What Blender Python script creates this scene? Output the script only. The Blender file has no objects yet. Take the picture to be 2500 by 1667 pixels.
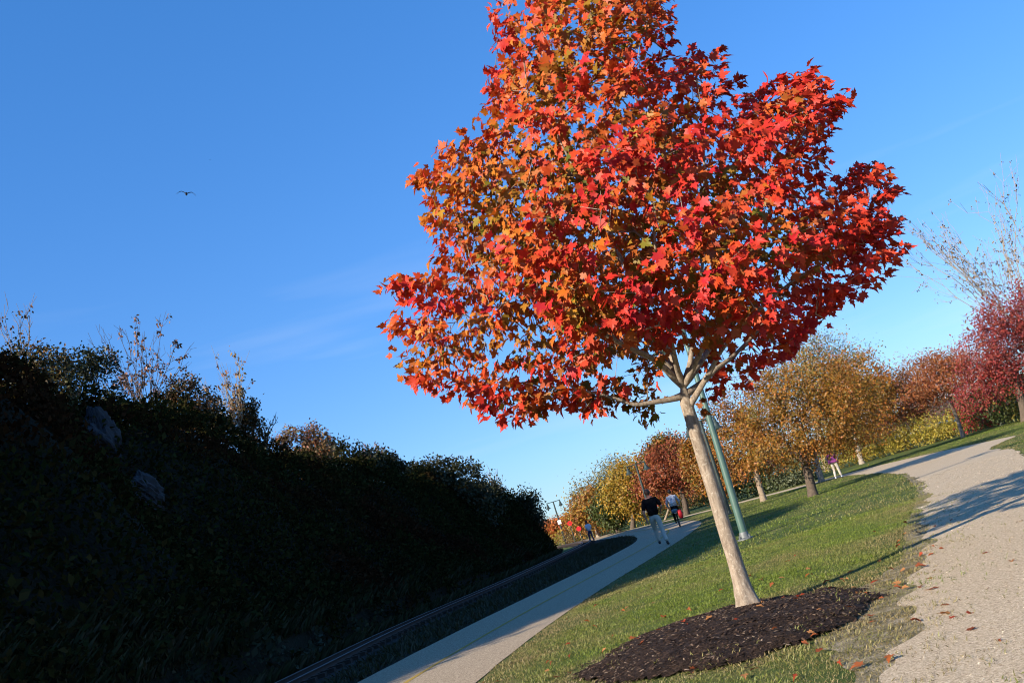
import bpy, math, random
import numpy as np
from mathutils import Matrix, Vector
rng = np.random.default_rng(7); random.seed(7)
R = math.radians

# ------------------------------------------------------------------ camera, sky, sun, exposure
FPX, ROLL, EYE = 2400.0, R(16.5), 1.38            # focal length in photo pixels, roll, eye height (m)
PITCH = math.atan(((1254 + math.tan(ROLL)*(1520-1250)) - 833.5)*math.cos(ROLL)/FPX)
SUN_EL = R(22.0)
SUN_H = np.array([-0.78, -0.63]); SUN_H /= np.linalg.norm(SUN_H)      # towards the sun, on the ground
SUN_STRENGTH, SKY_STRENGTH, EXPOSURE = 5.0, 0.070, 0.90

sc = bpy.context.scene
COL = sc.collection
cam_data = bpy.data.cameras.new("camera")
cam_data.sensor_width = 36.0
cam_data.lens = 36.0*FPX/2500.0
cam_data.clip_start = 0.05
cam_data.clip_end = 6000.0
cam = bpy.data.objects.new("camera", cam_data); COL.objects.link(cam)
cr, sr, cp, sp = math.cos(ROLL), math.sin(ROLL), math.cos(PITCH), math.sin(PITCH)
cx = Vector((cr, sr*sp, -sr*cp)); cy = Vector((sr, -cr*sp, cr*cp)); cz = Vector((0, -cp, -sp))
M = Matrix((cx, cy, cz)).transposed().to_4x4(); M.translation = (0, 0, EYE)
cam.matrix_world = M
sc.camera = cam
sc.view_settings.view_transform = 'Standard'
sc.view_settings.look = 'None'
sc.view_settings.gamma = 1.0
sc.view_settings.use_curve_mapping = False
sc.view_settings.exposure = EXPOSURE
sc.cycles.use_denoising = True
sc.cycles.max_bounces = 6
sc.cycles.diffuse_bounces = 3
sc.cycles.transmission_bounces = 4
sc.cycles.volume_bounces = 0
sc.cycles.use_adaptive_sampling = True
sc.cycles.filter_width = 1.05

world = bpy.data.worlds.new("World"); sc.world = world; world.use_nodes = True
nt = world.node_tree; nt.nodes.clear()
out = nt.nodes.new('ShaderNodeOutputWorld'); bg = nt.nodes.new('ShaderNodeBackground')
sky = nt.nodes.new('ShaderNodeTexSky'); sky.sky_type = 'NISHITA'; sky.sun_disc = False
sky.sun_elevation = SUN_EL; sky.sun_rotation = math.atan2(SUN_H[0], SUN_H[1]) % (2*math.pi)
sky.altitude = 0; sky.air_density = 1.1; sky.dust_density = 0.0; sky.ozone_density = 3.0
hs = nt.nodes.new('ShaderNodeHueSaturation'); hs.inputs['Saturation'].default_value = 1.30
# thin cirrus streaks, all round the sky
tc = nt.nodes.new('ShaderNodeTexCoord'); mp = nt.nodes.new('ShaderNodeMapping')
mp.inputs['Rotation'].default_value = (0.0, R(10), R(24)); mp.inputs['Scale'].default_value = (1.2, 2.0, 13.0)
nz = nt.nodes.new('ShaderNodeTexNoise'); nz.inputs['Scale'].default_value = 1.7; nz.inputs['Detail'].default_value = 4
nz.inputs['Roughness'].default_value = 0.45
rp = nt.nodes.new('ShaderNodeValToRGB'); rp.color_ramp.elements[0].position = 0.58; rp.color_ramp.elements[1].position = 0.88
rp.color_ramp.elements[1].color = (0.30, 0.30, 0.30, 1)
mixc = nt.nodes.new('ShaderNodeMixRGB'); mixc.inputs['Color2'].default_value = (7.6, 7.9, 8.4, 1)
nt.links.new(tc.outputs['Generated'], mp.inputs['Vector']); nt.links.new(mp.outputs['Vector'], nz.inputs['Vector'])
nt.links.new(nz.outputs['Fac'], rp.inputs['Fac']); sx = nt.nodes.new('ShaderNodeSeparateXYZ'); nt.links.new(tc.outputs['Generated'], sx.inputs['Vector'])     # cirrus lies low over the horizon
mr = nt.nodes.new('ShaderNodeMapRange'); mr.inputs['From Min'].default_value = 0.20; mr.inputs['From Max'].default_value = 0.36; mr.inputs['To Min'].default_value = 1.0; mr.inputs['To Max'].default_value = 0.0
mu = nt.nodes.new('ShaderNodeMath'); mu.operation = 'MULTIPLY'; nt.links.new(sx.outputs['Z'], mr.inputs['Value']); nt.links.new(mr.outputs['Result'], mu.inputs[0])
nt.links.new(rp.outputs['Color'], mu.inputs[1]); nt.links.new(mu.outputs[0], mixc.inputs['Fac'])
nt.links.new(sky.outputs['Color'], hs.inputs['Color']); gm = nt.nodes.new('ShaderNodeGamma'); gm.inputs['Gamma'].default_value = 0.64            # the camera's flatter, bluer rendering of a clear sky
tn = nt.nodes.new('ShaderNodeMixRGB'); tn.blend_type = 'MULTIPLY'; tn.inputs['Fac'].default_value = 1.0; tn.inputs['Color2'].default_value = (1.22, 1.80, 2.85, 1)
nt.links.new(hs.outputs['Color'], gm.inputs['Color']); nt.links.new(gm.outputs['Color'], tn.inputs['Color1']); nt.links.new(tn.outputs['Color'], mixc.inputs['Color1'])
nt.links.new(mixc.outputs['Color'], bg.inputs['Color']); bg.inputs['Strength'].default_value = SKY_STRENGTH
nt.links.new(bg.outputs['Background'], out.inputs['Surface'])

sun_data = bpy.data.lights.new("sun", 'SUN'); sun_data.energy = SUN_STRENGTH; sun_data.angle = R(0.55)
sun_data.color = (1.0, 0.89, 0.74)
sun = bpy.data.objects.new("sun", sun_data); COL.objects.link(sun)
SUN_DIR = Vector((SUN_H[0]*math.cos(SUN_EL), SUN_H[1]*math.cos(SUN_EL), math.sin(SUN_EL)))   # towards the sun
sun.rotation_euler = (-SUN_DIR).to_track_quat('-Z', 'Y').to_euler()
sun.location = (-20, -10, 25)
SUNV = np.array(SUN_DIR)

# ------------------------------------------------------------------ helpers
def ray(px, py):
    dx, dy = px-1250.0, py-833.5
    u = dx*cr - dy*sr; v = dx*sr + dy*cr
    return np.array([u, FPX*cp + v*sp, FPX*sp - v*cp])
def G(px, py, z=0.0):                     # photo pixel -> point on the ground
    d = ray(px, py); return np.array([0, 0, EYE]) + d*((z-EYE)/d[2])
def at(px, py, Y):                        # photo pixel -> point at a known distance
    d = ray(px, py); return np.array([0, 0, EYE]) + d*(Y/d[1])

def unit(a):
    a = np.asarray(a, float); return a/np.maximum(np.linalg.norm(a, axis=-1, keepdims=True), 1e-9)
def vnoise(x, y, s=1.0, seed=0):
    x = np.asarray(x, float)/s; y = np.asarray(y, float)/s
    xi = np.floor(x).astype(np.int64); yi = np.floor(y).astype(np.int64); fx = x-xi; fy = y-yi
    def h(a, b):
        n = (a*374761393 + b*668265263 + seed*1442695041) & 0x7fffffff
        n = (n ^ (n >> 13))*1274126177 & 0x7fffffff
        return ((n ^ (n >> 16)) & 0xffff)/65535.0
    fx = fx*fx*(3-2*fx); fy = fy*fy*(3-2*fy)
    return (h(xi, yi)*(1-fx)+h(xi+1, yi)*fx)*(1-fy) + (h(xi, yi+1)*(1-fx)+h(xi+1, yi+1)*fx)*fy
def fbm(x, y, s=1.0, seed=0, o=3):
    t = 0; a = 0.5; n = 0
    for k in range(o):
        t = t + a*vnoise(x, y, s/2**k, seed+k); n += a; a *= 0.5
    return t/n
def sstep(a, b, x):
    t = np.clip((np.asarray(x, float)-a)/(b-a), 0, 1); return t*t*(3-2*t)

def raw_mesh(name, V, Fc, cols=None, smooth=False):
    """V (n,3); Fc (m,k) faces of k corners, or a list of faces."""
    me = bpy.data.meshes.new(name)
    if isinstance(Fc, list):
        me.from_pydata([tuple(v) for v in V], [], Fc)
    else:
        V = np.asarray(V, np.float32); Fc = np.asarray(Fc, np.int32); m, k = Fc.shape
        me.vertices.add(len(V)); me.vertices.foreach_set('co', V.ravel())
        me.loops.add(m*k); me.loops.foreach_set('vertex_index', Fc.ravel())
        me.polygons.add(m); me.polygons.foreach_set('loop_start', np.arange(0, m*k, k, dtype=np.int32))
        me.update(calc_edges=True)
    if cols is not None:
        ca = me.color_attributes.new('col', 'FLOAT_COLOR', 'POINT')
        c4 = np.ones((len(V), 4), np.float32); c4[:, :3] = cols; ca.data.foreach_set('color', c4.ravel())
    if smooth: me.polygons.foreach_set('use_smooth', np.ones(len(me.polygons), bool))
    me.update(); me.validate()
    return me
def link(name, me, mat=None, parent=None, loc=None):
    o = bpy.data.objects.new(name, me); COL.objects.link(o)
    if mat is not None and me is not None and len(me.materials) == 0: me.materials.append(mat)
    if parent is not None: o.parent = parent
    if loc is not None: o.location = loc
    return o
def obj(name, V, Fc, mat, parent=None, cols=None, smooth=False, loc=None):
    return link(name, raw_mesh(name, V, Fc, cols, smooth), mat, parent, loc)
def tag(o, label=None, cat=None, group=None, kind=None):
    if label: o['label'] = label
    if cat: o['category'] = cat
    if group: o['group'] = group
    if kind: o['kind'] = kind
    return o
def thing(name, loc, label, cat, group=None, rz=0.0):
    o = bpy.data.objects.new(name, None); COL.objects.link(o); o.location = loc; o.rotation_euler = (0, 0, rz)
    o.empty_display_size = 0.2
    return tag(o, label, cat, group)
def stuff(o): o['kind'] = 'stuff'; return o

class MB:                                  # collects simple shapes into one mesh
    def __init__(s): s.v = []; s.f = []
    def add(s, V, Fs):
        b = len(s.v); s.v += [tuple(map(float, p)) for p in V]; s.f += [tuple(i+b for i in f) for f in Fs]; return s
    def box(s, c, d, rot=None):
        hx, hy, hz = d[0]/2, d[1]/2, d[2]/2
        V = np.array([(x, y, z) for x in (-hx, hx) for y in (-hy, hy) for z in (-hz, hz)])
        if rot is not None: V = V @ np.array(rot.to_3x3()).T
        return s.add(V+np.array(c), [(0, 1, 3, 2), (4, 6, 7, 5), (0, 4, 5, 1), (2, 3, 7, 6), (0, 2, 6, 4), (1, 5, 7, 3)])
    def tube(s, pts, rad, n=8, cap=True):
        pts = np.asarray(pts, float); rad = np.broadcast_to(np.asarray(rad, float), (len(pts),))
        t = unit(np.gradient(pts, axis=0)); ref = np.array([0.13, 0.91, 0.39])
        if abs(t[0] @ ref) > 0.9: ref = np.array([1.0, 0, 0])
        a = unit(np.cross(t, ref)); b = np.cross(t, a); th = np.arange(n)*2*math.pi/n
        V = [pts[i]+rad[i]*(math.cos(q)*a[i]+math.sin(q)*b[i]) for i in range(len(pts)) for q in th]
        Fs = [(i*n+j, i*n+(j+1) % n, (i+1)*n+(j+1) % n, (i+1)*n+j) for i in range(len(pts)-1) for j in range(n)]
        if cap: Fs += [tuple(range(n))[::-1], tuple((len(pts)-1)*n+j for j in range(n))]
        return s.add(V, Fs)
    def lathe(s, prof, n=14, c=(0, 0, 0)):
        V = [(c[0]+r*math.cos(2*math.pi*j/n), c[1]+r*math.sin(2*math.pi*j/n), c[2]+z) for r, z in prof for j in range(n)]
        Fs = [(i*n+j, i*n+(j+1) % n, (i+1)*n+(j+1) % n, (i+1)*n+j) for i in range(len(prof)-1) for j in range(n)]
        return s.add(V, Fs)
    def build(s, name, mat, parent=None, smooth=True, loc=None):
        o = obj(name, s.v, s.f, mat, parent, smooth=smooth, loc=loc)
        if smooth:
            o.data.set_sharp_from_angle(angle=R(40))
        return o

# ------------------------------------------------------------------ materials
def new_mat(name):
    m = bpy.data.materials.new(name); m.use_nodes = True; n = m.node_tree; n.nodes.clear()
    o = n.nodes.new('ShaderNodeOutputMaterial'); return m, n, o
def mat_plain(name, c, rough=0.7, metal=0.0, var=0.15, scale=8.0, bump=0.0, c2=None, detail=4.0, spec=0.3):
    m, n, o = new_mat(name); p = n.nodes.new('ShaderNodeBsdfPrincipled')
    p.inputs['Roughness'].default_value = rough; p.inputs['Metallic'].default_value = metal
    p.inputs['Specular IOR Level'].default_value = spec
    t = n.nodes.new('ShaderNodeTexCoord'); z = n.nodes.new('ShaderNodeTexNoise')
    z.inputs['Scale'].default_value = scale; z.inputs['Detail'].default_value = detail; z.inputs['Roughness'].default_value = 0.65
    r = n.nodes.new('ShaderNodeValToRGB'); r.color_ramp.elements[0].position = 0.3; r.color_ramp.elements[1].position = 0.7
    c = np.array(c); lo = c*(1-var); hi = c*(1+var) if c2 is None else np.array(c2)
    r.color_ramp.elements[0].color = (*lo, 1); r.color_ramp.elements[1].color = (*hi, 1)
    n.links.new(t.outputs['Object'], z.inputs['Vector']); n.links.new(z.outputs['Fac'], r.inputs['Fac'])
    n.links.new(r.outputs['Color'], p.inputs['Base Color']); n.links.new(p.outputs['BSDF'], o.inputs['Surface'])
    if bump:
        b = n.nodes.new('ShaderNodeBump'); b.inputs['Strength'].default_value = bump; b.inputs['Distance'].default_value = 0.02
        n.links.new(z.outputs['Fac'], b.inputs['Height']); n.links.new(b.outputs['Normal'], p.inputs['Normal'])
    return m
def mat_leaf(name, trans=0.28, gloss=0.04, rough=0.45):
    m, n, o = new_mat(name)
    a = n.nodes.new('ShaderNodeAttribute'); a.attribute_name = 'col'
    d = n.nodes.new('ShaderNodeBsdfDiffuse'); t = n.nodes.new('ShaderNodeBsdfTranslucent'); mx = n.nodes.new('ShaderNodeMixShader')
    mx.inputs['Fac'].default_value = trans
    n.links.new(a.outputs['Color'], d.inputs['Color']); n.links.new(a.outputs['Color'], t.inputs['Color'])
    n.links.new(d.outputs['BSDF'], mx.inputs[1]); n.links.new(t.outputs['BSDF'], mx.inputs[2])
    last = mx
    if gloss:
        g = n.nodes.new('ShaderNodeBsdfGlossy'); g.inputs['Roughness'].default_value = rough
        g.inputs['Color'].default_value = (1, 1, 1, 1)
        m2 = n.nodes.new('ShaderNodeMixShader'); m2.inputs['Fac'].default_value = gloss
        n.links.new(mx.outputs['Shader'], m2.inputs[1]); n.links.new(g.outputs['BSDF'], m2.inputs[2]); last = m2
    n.links.new(last.outputs['Shader'], o.inputs['Surface']); return m
def mat_attr(name, rough=0.9, spec=0.15):
    m, n, o = new_mat(name); p = n.nodes.new('ShaderNodeBsdfPrincipled'); a = n.nodes.new('ShaderNodeAttribute'); a.attribute_name = 'col'
    p.inputs['Roughness'].default_value = rough; p.inputs['Specular IOR Level'].default_value = spec
    n.links.new(a.outputs['Color'], p.inputs['Base Color']); n.links.new(p.outputs['BSDF'], o.inputs['Surface']); return m
def mat_ground(name, stops, scales, bump=0.5, bdist=0.02, rough=0.95):
    """several octaves of noise -> colour ramp; fine noise -> relief."""
    m, n, o = new_mat(name); p = n.nodes.new('ShaderNodeBsdfPrincipled'); p.inputs['Roughness'].default_value = rough
    p.inputs['Specular IOR Level'].default_value = 0.15
    t = n.nodes.new('ShaderNodeTexCoord'); zs = []
    for s, d in scales:
        z = n.nodes.new('ShaderNodeTexNoise'); z.inputs['Scale'].default_value = s; z.inputs['Detail'].default_value = d
        z.inputs['Roughness'].default_value = 0.7
        n.links.new(t.outputs['Object'], z.inputs['Vector']); zs.append(z)
    cur = zs[0].outputs['Fac']
    for z in zs[1:]:
        mx = n.nodes.new('ShaderNodeMath'); mx.operation = 'ADD'; n.links.new(cur, mx.inputs[0]); n.links.new(z.outputs['Fac'], mx.inputs[1]); cur = mx.outputs[0]
    dv = n.nodes.new('ShaderNodeMath'); dv.operation = 'DIVIDE'; dv.inputs[1].default_value = len(zs); n.links.new(cur, dv.inputs[0])
    r = n.nodes.new('ShaderNodeValToRGB'); e = r.color_ramp.elements
    while len(e) < len(stops): e.new(0.5)
    for k, (pos, c) in enumerate(stops): e[k].position = pos; e[k].color = (*c, 1)
    n.links.new(dv.outputs[0], r.inputs['Fac']); n.links.new(r.outputs['Color'], p.inputs['Base Color'])
    b = n.nodes.new('ShaderNodeBump'); b.inputs['Strength'].default_value = bump; b.inputs['Distance'].default_value = bdist
    n.links.new(zs[-1].outputs['Fac'], b.inputs['Height']); n.links.new(b.outputs['Normal'], p.inputs['Normal'])
    n.links.new(p.outputs['BSDF'], o.inputs['Surface']); return m

MT = {}
MT['maple_leaf'] = mat_leaf('maple_leaf', 0.24, 0.015, 0.5)
MT['leaf'] = mat_leaf('leaf', 0.22, 0.025, 0.5)
MT['shade_leaf'] = mat_leaf('shade_leaf', 0.2, 0.0)
MT['grass'] = mat_leaf('grass', 0.25, 0.02, 0.5)
MT['chips'] = mat_attr('chips')
MT['lawn'] = mat_ground('lawn', [(0.36, (0.035, 0.055, 0.012)), (0.46, (0.07, 0.105, 0.02)), (0.54, (0.12, 0.13, 0.03)), (0.63, (0.21, 0.165, 0.07))],
                        [(0.35, 3), (2.2, 3), (38.0, 3)], 0.9, 0.03)
MT['gravel'] = mat_ground('gravel', [(0.38, (0.25, 0.18, 0.105)), (0.47, (0.50, 0.38, 0.235)), (0.53, (0.57, 0.445, 0.285)), (0.62, (0.76, 0.63, 0.43))],
                          [(36.0, 4), (90.0, 2)], 0.8, 0.012)
MT['asphalt'] = mat_ground('asphalt', [(0.40, (0.17, 0.125, 0.08)), (0.47, (0.34, 0.26, 0.165)), (0.53, (0.40, 0.31, 0.20)), (0.60, (0.60, 0.48, 0.33))],
                           [(26.0, 4), (60.0, 2)], 0.5, 0.008)
MT['worn_soil'] = mat_ground('worn_soil', [(0.40, (0.10, 0.085, 0.035)), (0.48, (0.19, 0.155, 0.08)), (0.54, (0.29, 0.235, 0.14)), (0.62, (0.46, 0.38, 0.26))], [(5.0, 4), (45.0, 3)], 0.8, 0.015)
MT['mulch'] = mat_ground('mulch', [(0.36, (0.008, 0.005, 0.004)), (0.5, (0.028, 0.017, 0.011)), (0.62, (0.075, 0.046, 0.03))],
                         [(7.0, 4), (55.0, 3)], 1.0, 0.03)
MT['ballast'] = mat_ground('ballast', [(0.35, (0.014, 0.011, 0.009)), (0.5, (0.03, 0.024, 0.02)), (0.65, (0.07, 0.058, 0.05))],
                           [(3.0, 4), (40.0, 3)], 1.0, 0.03)
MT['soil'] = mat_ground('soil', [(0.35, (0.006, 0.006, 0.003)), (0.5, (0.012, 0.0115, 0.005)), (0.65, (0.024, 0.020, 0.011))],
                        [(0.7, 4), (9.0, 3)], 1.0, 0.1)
MT['rock'] = mat_plain('rock', (0.024, 0.027, 0.034), 0.9, var=0.5, scale=2.5, bump=0.8, detail=8)
def mat_bark(name, lo, hi, spots):
    m, n, o = new_mat(name); p = n.nodes.new('ShaderNodeBsdfPrincipled'); p.inputs['Roughness'].default_value = 0.9; p.inputs['Specular IOR Level'].default_value = 0.2
    t = n.nodes.new('ShaderNodeTexCoord'); mp_ = n.nodes.new('ShaderNodeMapping'); mp_.inputs['Scale'].default_value = (26, 26, 7)
    a = n.nodes.new('ShaderNodeTexNoise'); a.inputs['Scale'].default_value = 1.0; a.inputs['Detail'].default_value = 8; a.inputs['Roughness'].default_value = 0.7
    b = n.nodes.new('ShaderNodeTexNoise'); b.inputs['Scale'].default_value = 38; b.inputs['Detail'].default_value = 5
    r = n.nodes.new('ShaderNodeValToRGB'); r.color_ramp.elements[0].position = 0.34; r.color_ramp.elements[1].position = 0.66
    r.color_ramp.elements[0].color = (*lo, 1); r.color_ramp.elements[1].color = (*hi, 1)
    q = n.nodes.new('ShaderNodeValToRGB'); q.color_ramp.elements[0].position = 0.55; q.color_ramp.elements[1].position = 0.78
    mx = n.nodes.new('ShaderNodeMixRGB'); mx.inputs['Color2'].default_value = (*spots, 1)
    n.links.new(t.outputs['Object'], mp_.inputs['Vector']); n.links.new(mp_.outputs['Vector'], a.inputs['Vector']); n.links.new(t.outputs['Object'], b.inputs['Vector'])
    n.links.new(a.outputs['Fac'], r.inputs['Fac']); n.links.new(b.outputs['Fac'], q.inputs['Fac']); n.links.new(q.outputs['Color'], mx.inputs['Fac'])
    n.links.new(r.outputs['Color'], mx.inputs['Color1']); n.links.new(mx.outputs['Color'], p.inputs['Base Color'])
    u = n.nodes.new('ShaderNodeBump'); u.inputs['Strength'].default_value = 0.9; u.inputs['Distance'].default_value = 0.012
    n.links.new(a.outputs['Fac'], u.inputs['Height']); n.links.new(u.outputs['Normal'], p.inputs['Normal']); n.links.new(p.outputs['BSDF'], o.inputs['Surface']); return m
MT['bark'] = mat_bark('bark', (0.155, 0.118, 0.085), (0.37, 0.295, 0.22), (0.44, 0.39, 0.31))
MT['bark_dark'] = mat_plain('bark_dark', (0.10, 0.075, 0.055), 0.95, var=0.35, scale=9, bump=0.8, detail=6)
MT['bark_mid'] = mat_plain('bark_mid', (0.26, 0.20, 0.14), 0.95, var=0.35, scale=9, bump=0.8, detail=6)
MT['bark_pale'] = mat_plain('bark_pale', (0.30, 0.25, 0.19), 0.9, var=0.3, scale=7, bump=0.5)
MT['pole'] = mat_plain('pole', (0.075, 0.135, 0.11), 0.38, var=0.12, scale=5, spec=0.5)
MT['pole_dark'] = mat_plain('pole_dark', (0.03, 0.045, 0.04), 0.45, var=0.2, scale=5)
MT['rail_head'] = mat_plain('rail_head', (0.30, 0.30, 0.30), 0.45, metal=0.25, var=0.1, scale=12, spec=0.8)
MT['rust'] = mat_plain('rust', (0.035, 0.022, 0.016), 0.85, var=0.4, scale=12)
MT['steel'] = mat_plain('steel', (0.42, 0.41, 0.40), 0.35, metal=0.8, var=0.2, scale=12)
MT['galv'] = mat_plain('galv', (0.16, 0.17, 0.17), 0.6, metal=0.3, var=0.2, scale=12)
MT['tie'] = mat_plain('tie', (0.035, 0.026, 0.02), 0.95, var=0.4, scale=10, bump=0.6)
MT['glass'] = mat_plain('glass', (0.6, 0.6, 0.55), 0.2, var=0.05)
MT['white'] = mat_plain('white', (0.75, 0.75, 0.73), 0.6, var=0.06)
MT['yellow_paint'] = mat_ground('yellow_paint', [(0.38, (0.25, 0.20, 0.09)), (0.5, (0.42, 0.27, 0.05)), (0.62, (0.50, 0.33, 0.06))], [(3.0, 3), (40, 3)], 0.3, 0.005)
MT['white_paint'] = MT['white']
MT['red'] = mat_plain('red', (0.62, 0.02, 0.025), 0.5, var=0.15, scale=4)
MT['skin'] = mat_plain('skin', (0.42, 0.20, 0.14), 0.6, var=0.08, scale=10)
MT['black_cloth'] = mat_plain('black_cloth', (0.007, 0.007, 0.008), 0.95, var=0.3, scale=14, bump=0.3, spec=0.05)
MT['khaki'] = mat_plain('khaki', (0.50, 0.44, 0.36), 0.85, var=0.12, scale=9, bump=0.4)
MT['grey_cloth'] = mat_plain('grey_cloth', (0.16, 0.15, 0.17), 0.85, var=0.15, scale=9, bump=0.3)
MT['purple_cloth'] = mat_plain('purple_cloth', (0.16, 0.028, 0.13), 0.75, var=0.15, scale=9, bump=0.3)
MT['white_cloth'] = mat_plain('white_cloth', (0.66, 0.66, 0.68), 0.85, var=0.08, scale=9, bump=0.3)
MT['pattern_cloth'] = mat_plain('pattern_cloth', (0.16, 0.18, 0.24), 0.85, var=0.1, scale=9, c2=(0.80, 0.78, 0.74), detail=2)
MT['denim'] = mat_plain('denim', (0.03, 0.045, 0.10), 0.85, var=0.2, scale=9, bump=0.3)
MT['blue_bag'] = mat_plain('blue_bag', (0.05, 0.12, 0.16), 0.7, var=0.2, scale=9)
MT['hair_dark'] = mat_plain('hair_dark', (0.012, 0.009, 0.008), 0.6, var=0.3, scale=30)
MT['hair_brown'] = mat_plain('hair_brown', (0.06, 0.03, 0.02), 0.6, var=0.3, scale=30)
MT['shoe'] = mat_plain('shoe', (0.03, 0.025, 0.022), 0.5, var=0.2, scale=20)
MT['rubber'] = mat_plain('rubber', (0.012, 0.012, 0.012), 0.8, var=0.2, scale=20)
MT['feather'] = mat_plain('feather', (0.03, 0.026, 0.026), 0.8, var=0.4, scale=6)
MT['water'] = mat_plain('water', (0.05, 0.09, 0.16), 0.15, var=0.15, scale=0.05)
MT['far_wood'] = mat_plain('far_wood', (0.06, 0.045, 0.04), 0.95, var=0.4, scale=0.12, c2=(0.17, 0.075, 0.045), detail=6)

# ------------------------------------------------------------------ leaf geometry in bulk
def maple_template():
    h = [(0.09, -0.05), (0.33, -0.10), (0.25, 0.10), (0.55, 0.30), (0.40, 0.36), (0.42, 0.54), (0.20, 0.46), (0.20, 0.72), (0.11, 0.74)]
    o = [(0, 0)] + h + [(0, 1.0)] + [(-x, y) for x, y in h[::-1]]
    P = np.array([(0, 0.30)] + o); n = len(o)
    z = 0.22*np.abs(P[:, 0]) - 0.32*np.maximum(P[:, 1]-0.25, 0)**2 - 0.25*np.abs(P[:, 0])**2
    V = np.c_[P[:, 0], P[:, 1], z]
    Fc = np.array([(0, 1+i, 1+(i+1) % n) for i in range(n)])
    return V, Fc
def rhomb_template():
    V = np.array([(0, 0, 0), (0.30, 0.45, 0.06), (0, 1.0, -0.16), (-0.30, 0.45, 0.06)]); return V, np.array([(0, 1, 2), (0, 2, 3)])
MAPLE = maple_template(); RHOMB = rhomb_template()
def frames(tip, nrm):
    Y = unit(tip); Z = unit(nrm - (nrm*Y).sum(-1, keepdims=True)*Y); X = np.cross(Y, Z); return X, Y, Z
def leaf_arrays(tmpl, P, tip, nrm, size, cols, curl=None):
    V, Fc = tmpl; X, Y, Z = frames(tip, nrm); n, k = len(P), len(V)
    s = np.broadcast_to(np.asarray(size, float), (n,))[:, None, None]
    zz = V[None, :, 2:3]*(1 if curl is None else curl[:, None, None])
    W = P[:, None, :] + s*(V[None, :, 0:1]*X[:, None, :] + V[None, :, 1:2]*Y[:, None, :] + zz*Z[:, None, :])
    F2 = Fc[None] + (np.arange(n)*k)[:, None, None]
    return W.reshape(-1, 3), F2.reshape(-1, Fc.shape[1]), np.repeat(cols, k, axis=0)
def leaf_obj(name, tmpl, P, tip, nrm, size, cols, mat, parent=None, curl=None):
    V, Fc, C = leaf_arrays(tmpl, P, tip, nrm, size, cols, curl); return obj(name, V, Fc, mat, parent, cols=C)
def pick(pal, n, w=None, var=0.18):
    pal = np.array(pal, float); i = rng.choice(len(pal), n, p=None if w is None else np.array(w)/sum(w))
    j = rng.choice(len(pal), n, p=None if w is None else np.array(w)/sum(w)); t = rng.random((n, 1))*0.5
    return (pal[i]*(1-t)+pal[j]*t)*(1+var*rng.normal(size=(n, 1))).clip(0.45, 1.6)

# ------------------------------------------------------------------ branching skeletons
def grow(start_nodes, start_par, targets, order_from, steps=3, wig=0.05, up=0.0, exp=2.3, tip_r=0.004, fixed=None):
    """attach every target to the nearest node with a curved shoot; pipe-model radii."""
    N = [np.array(p, float) for p in start_nodes]; Pm = list(start_par); order_from = np.array(order_from)
    T = np.asarray(targets); T = T[np.argsort(np.linalg.norm(T-order_from, axis=1))]; tips = []
    for t in T:
        A = np.array(N); d = np.linalg.norm(A-t, axis=1)
        fa = np.linalg.norm(A-order_from, axis=1); ft = np.linalg.norm(t-order_from)
        i = int(np.argmin(d + 0.9*np.maximum(fa-ft, 0) + 0.06*ft)); a = A[i]; L = d[i]; last = i
        k = max(1, min(steps+2, int(math.ceil(L/0.35))))
        for s in range(1, k+1):
            q = s/k; p = a*(1-q)+t*q
            if s < k: p = p + rng.normal(size=3)*wig*L*0.5 + np.array([0, 0, up*L*math.sin(math.pi*q)])
            N.append(p); Pm.append(last); last = len(N)-1
        tips.append(last)
    n = len(N); r = np.zeros(n); acc = np.zeros(n); kids = np.zeros(n, int)
    for i in range(n-1, -1, -1):
        r[i] = max(tip_r, acc[i]**(1/exp))
        if Pm[i] >= 0: acc[Pm[i]] += r[i]**exp; kids[Pm[i]] += 1
    if fixed is not None:
        for i, v in fixed.items(): r[i] = v
    return np.array(N), np.array(Pm), r, tips
def skeleton_mesh(N, Pm, r, sides=6, rmin=0.0, mb=None, skip=()):
    idx = [i for i in range(len(N)) if Pm[i] >= 0 and r[i] >= rmin and i not in skip]
    if not idx: return np.zeros((0, 3)), np.zeros((0, 4), int)
    A = N[Pm[idx]]; B = N[idx]; ra = np.minimum(r[Pm[idx]], r[idx]*1.35); rb = r[idx]
    t = unit(B-A); ref = np.where(np.abs(t[:, 2:3]) > 0.9, np.array([[1.0, 0, 0]]), np.array([[0, 0, 1.0]]))
    a = unit(np.cross(t, ref)); b = np.cross(t, a); th = np.arange(sides)*2*math.pi/sides
    ring = np.cos(th)[None, :, None]*a[:, None, :] + np.sin(th)[None, :, None]*b[:, None, :]
    A = A - t*ra[:, None]*0.3; B = B + t*rb[:, None]*0.3
    V = np.concatenate([A[:, None]+ra[:, None, None]*ring, B[:, None]+rb[:, None, None]*ring], axis=1).reshape(-1, 3)
    j = np.arange(sides); q = np.stack([j, (j+1) % sides, (j+1) % sides+sides, j+sides], 1)
    Fc = (q[None]+(np.arange(len(idx))*2*sides)[:, None, None]).reshape(-1, 4)
    return V, Fc
def chain(nodes, par, pts, start):
    last = start; ids = []
    for p in pts: nodes.append(np.array(p, float)); par.append(last); last = len(nodes)-1; ids.append(last)
    return ids
def spline(P, n):
    P = np.asarray(P, float); Q = np.vstack([2*P[0]-P[1], P, 2*P[-1]-P[-2]]); o = []
    for i in range(len(P)-1):
        p0, p1, p2, p3 = Q[i:i+4]
        for t in np.linspace(0, 1, n, endpoint=False):
            o.append(0.5*((2*p1)+(-p0+p2)*t+(2*p0-5*p1+4*p2-p3)*t*t+(-p0+3*p1-3*p2+p3)*t**3))
    o.append(P[-1]); return np.array(o)

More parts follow.
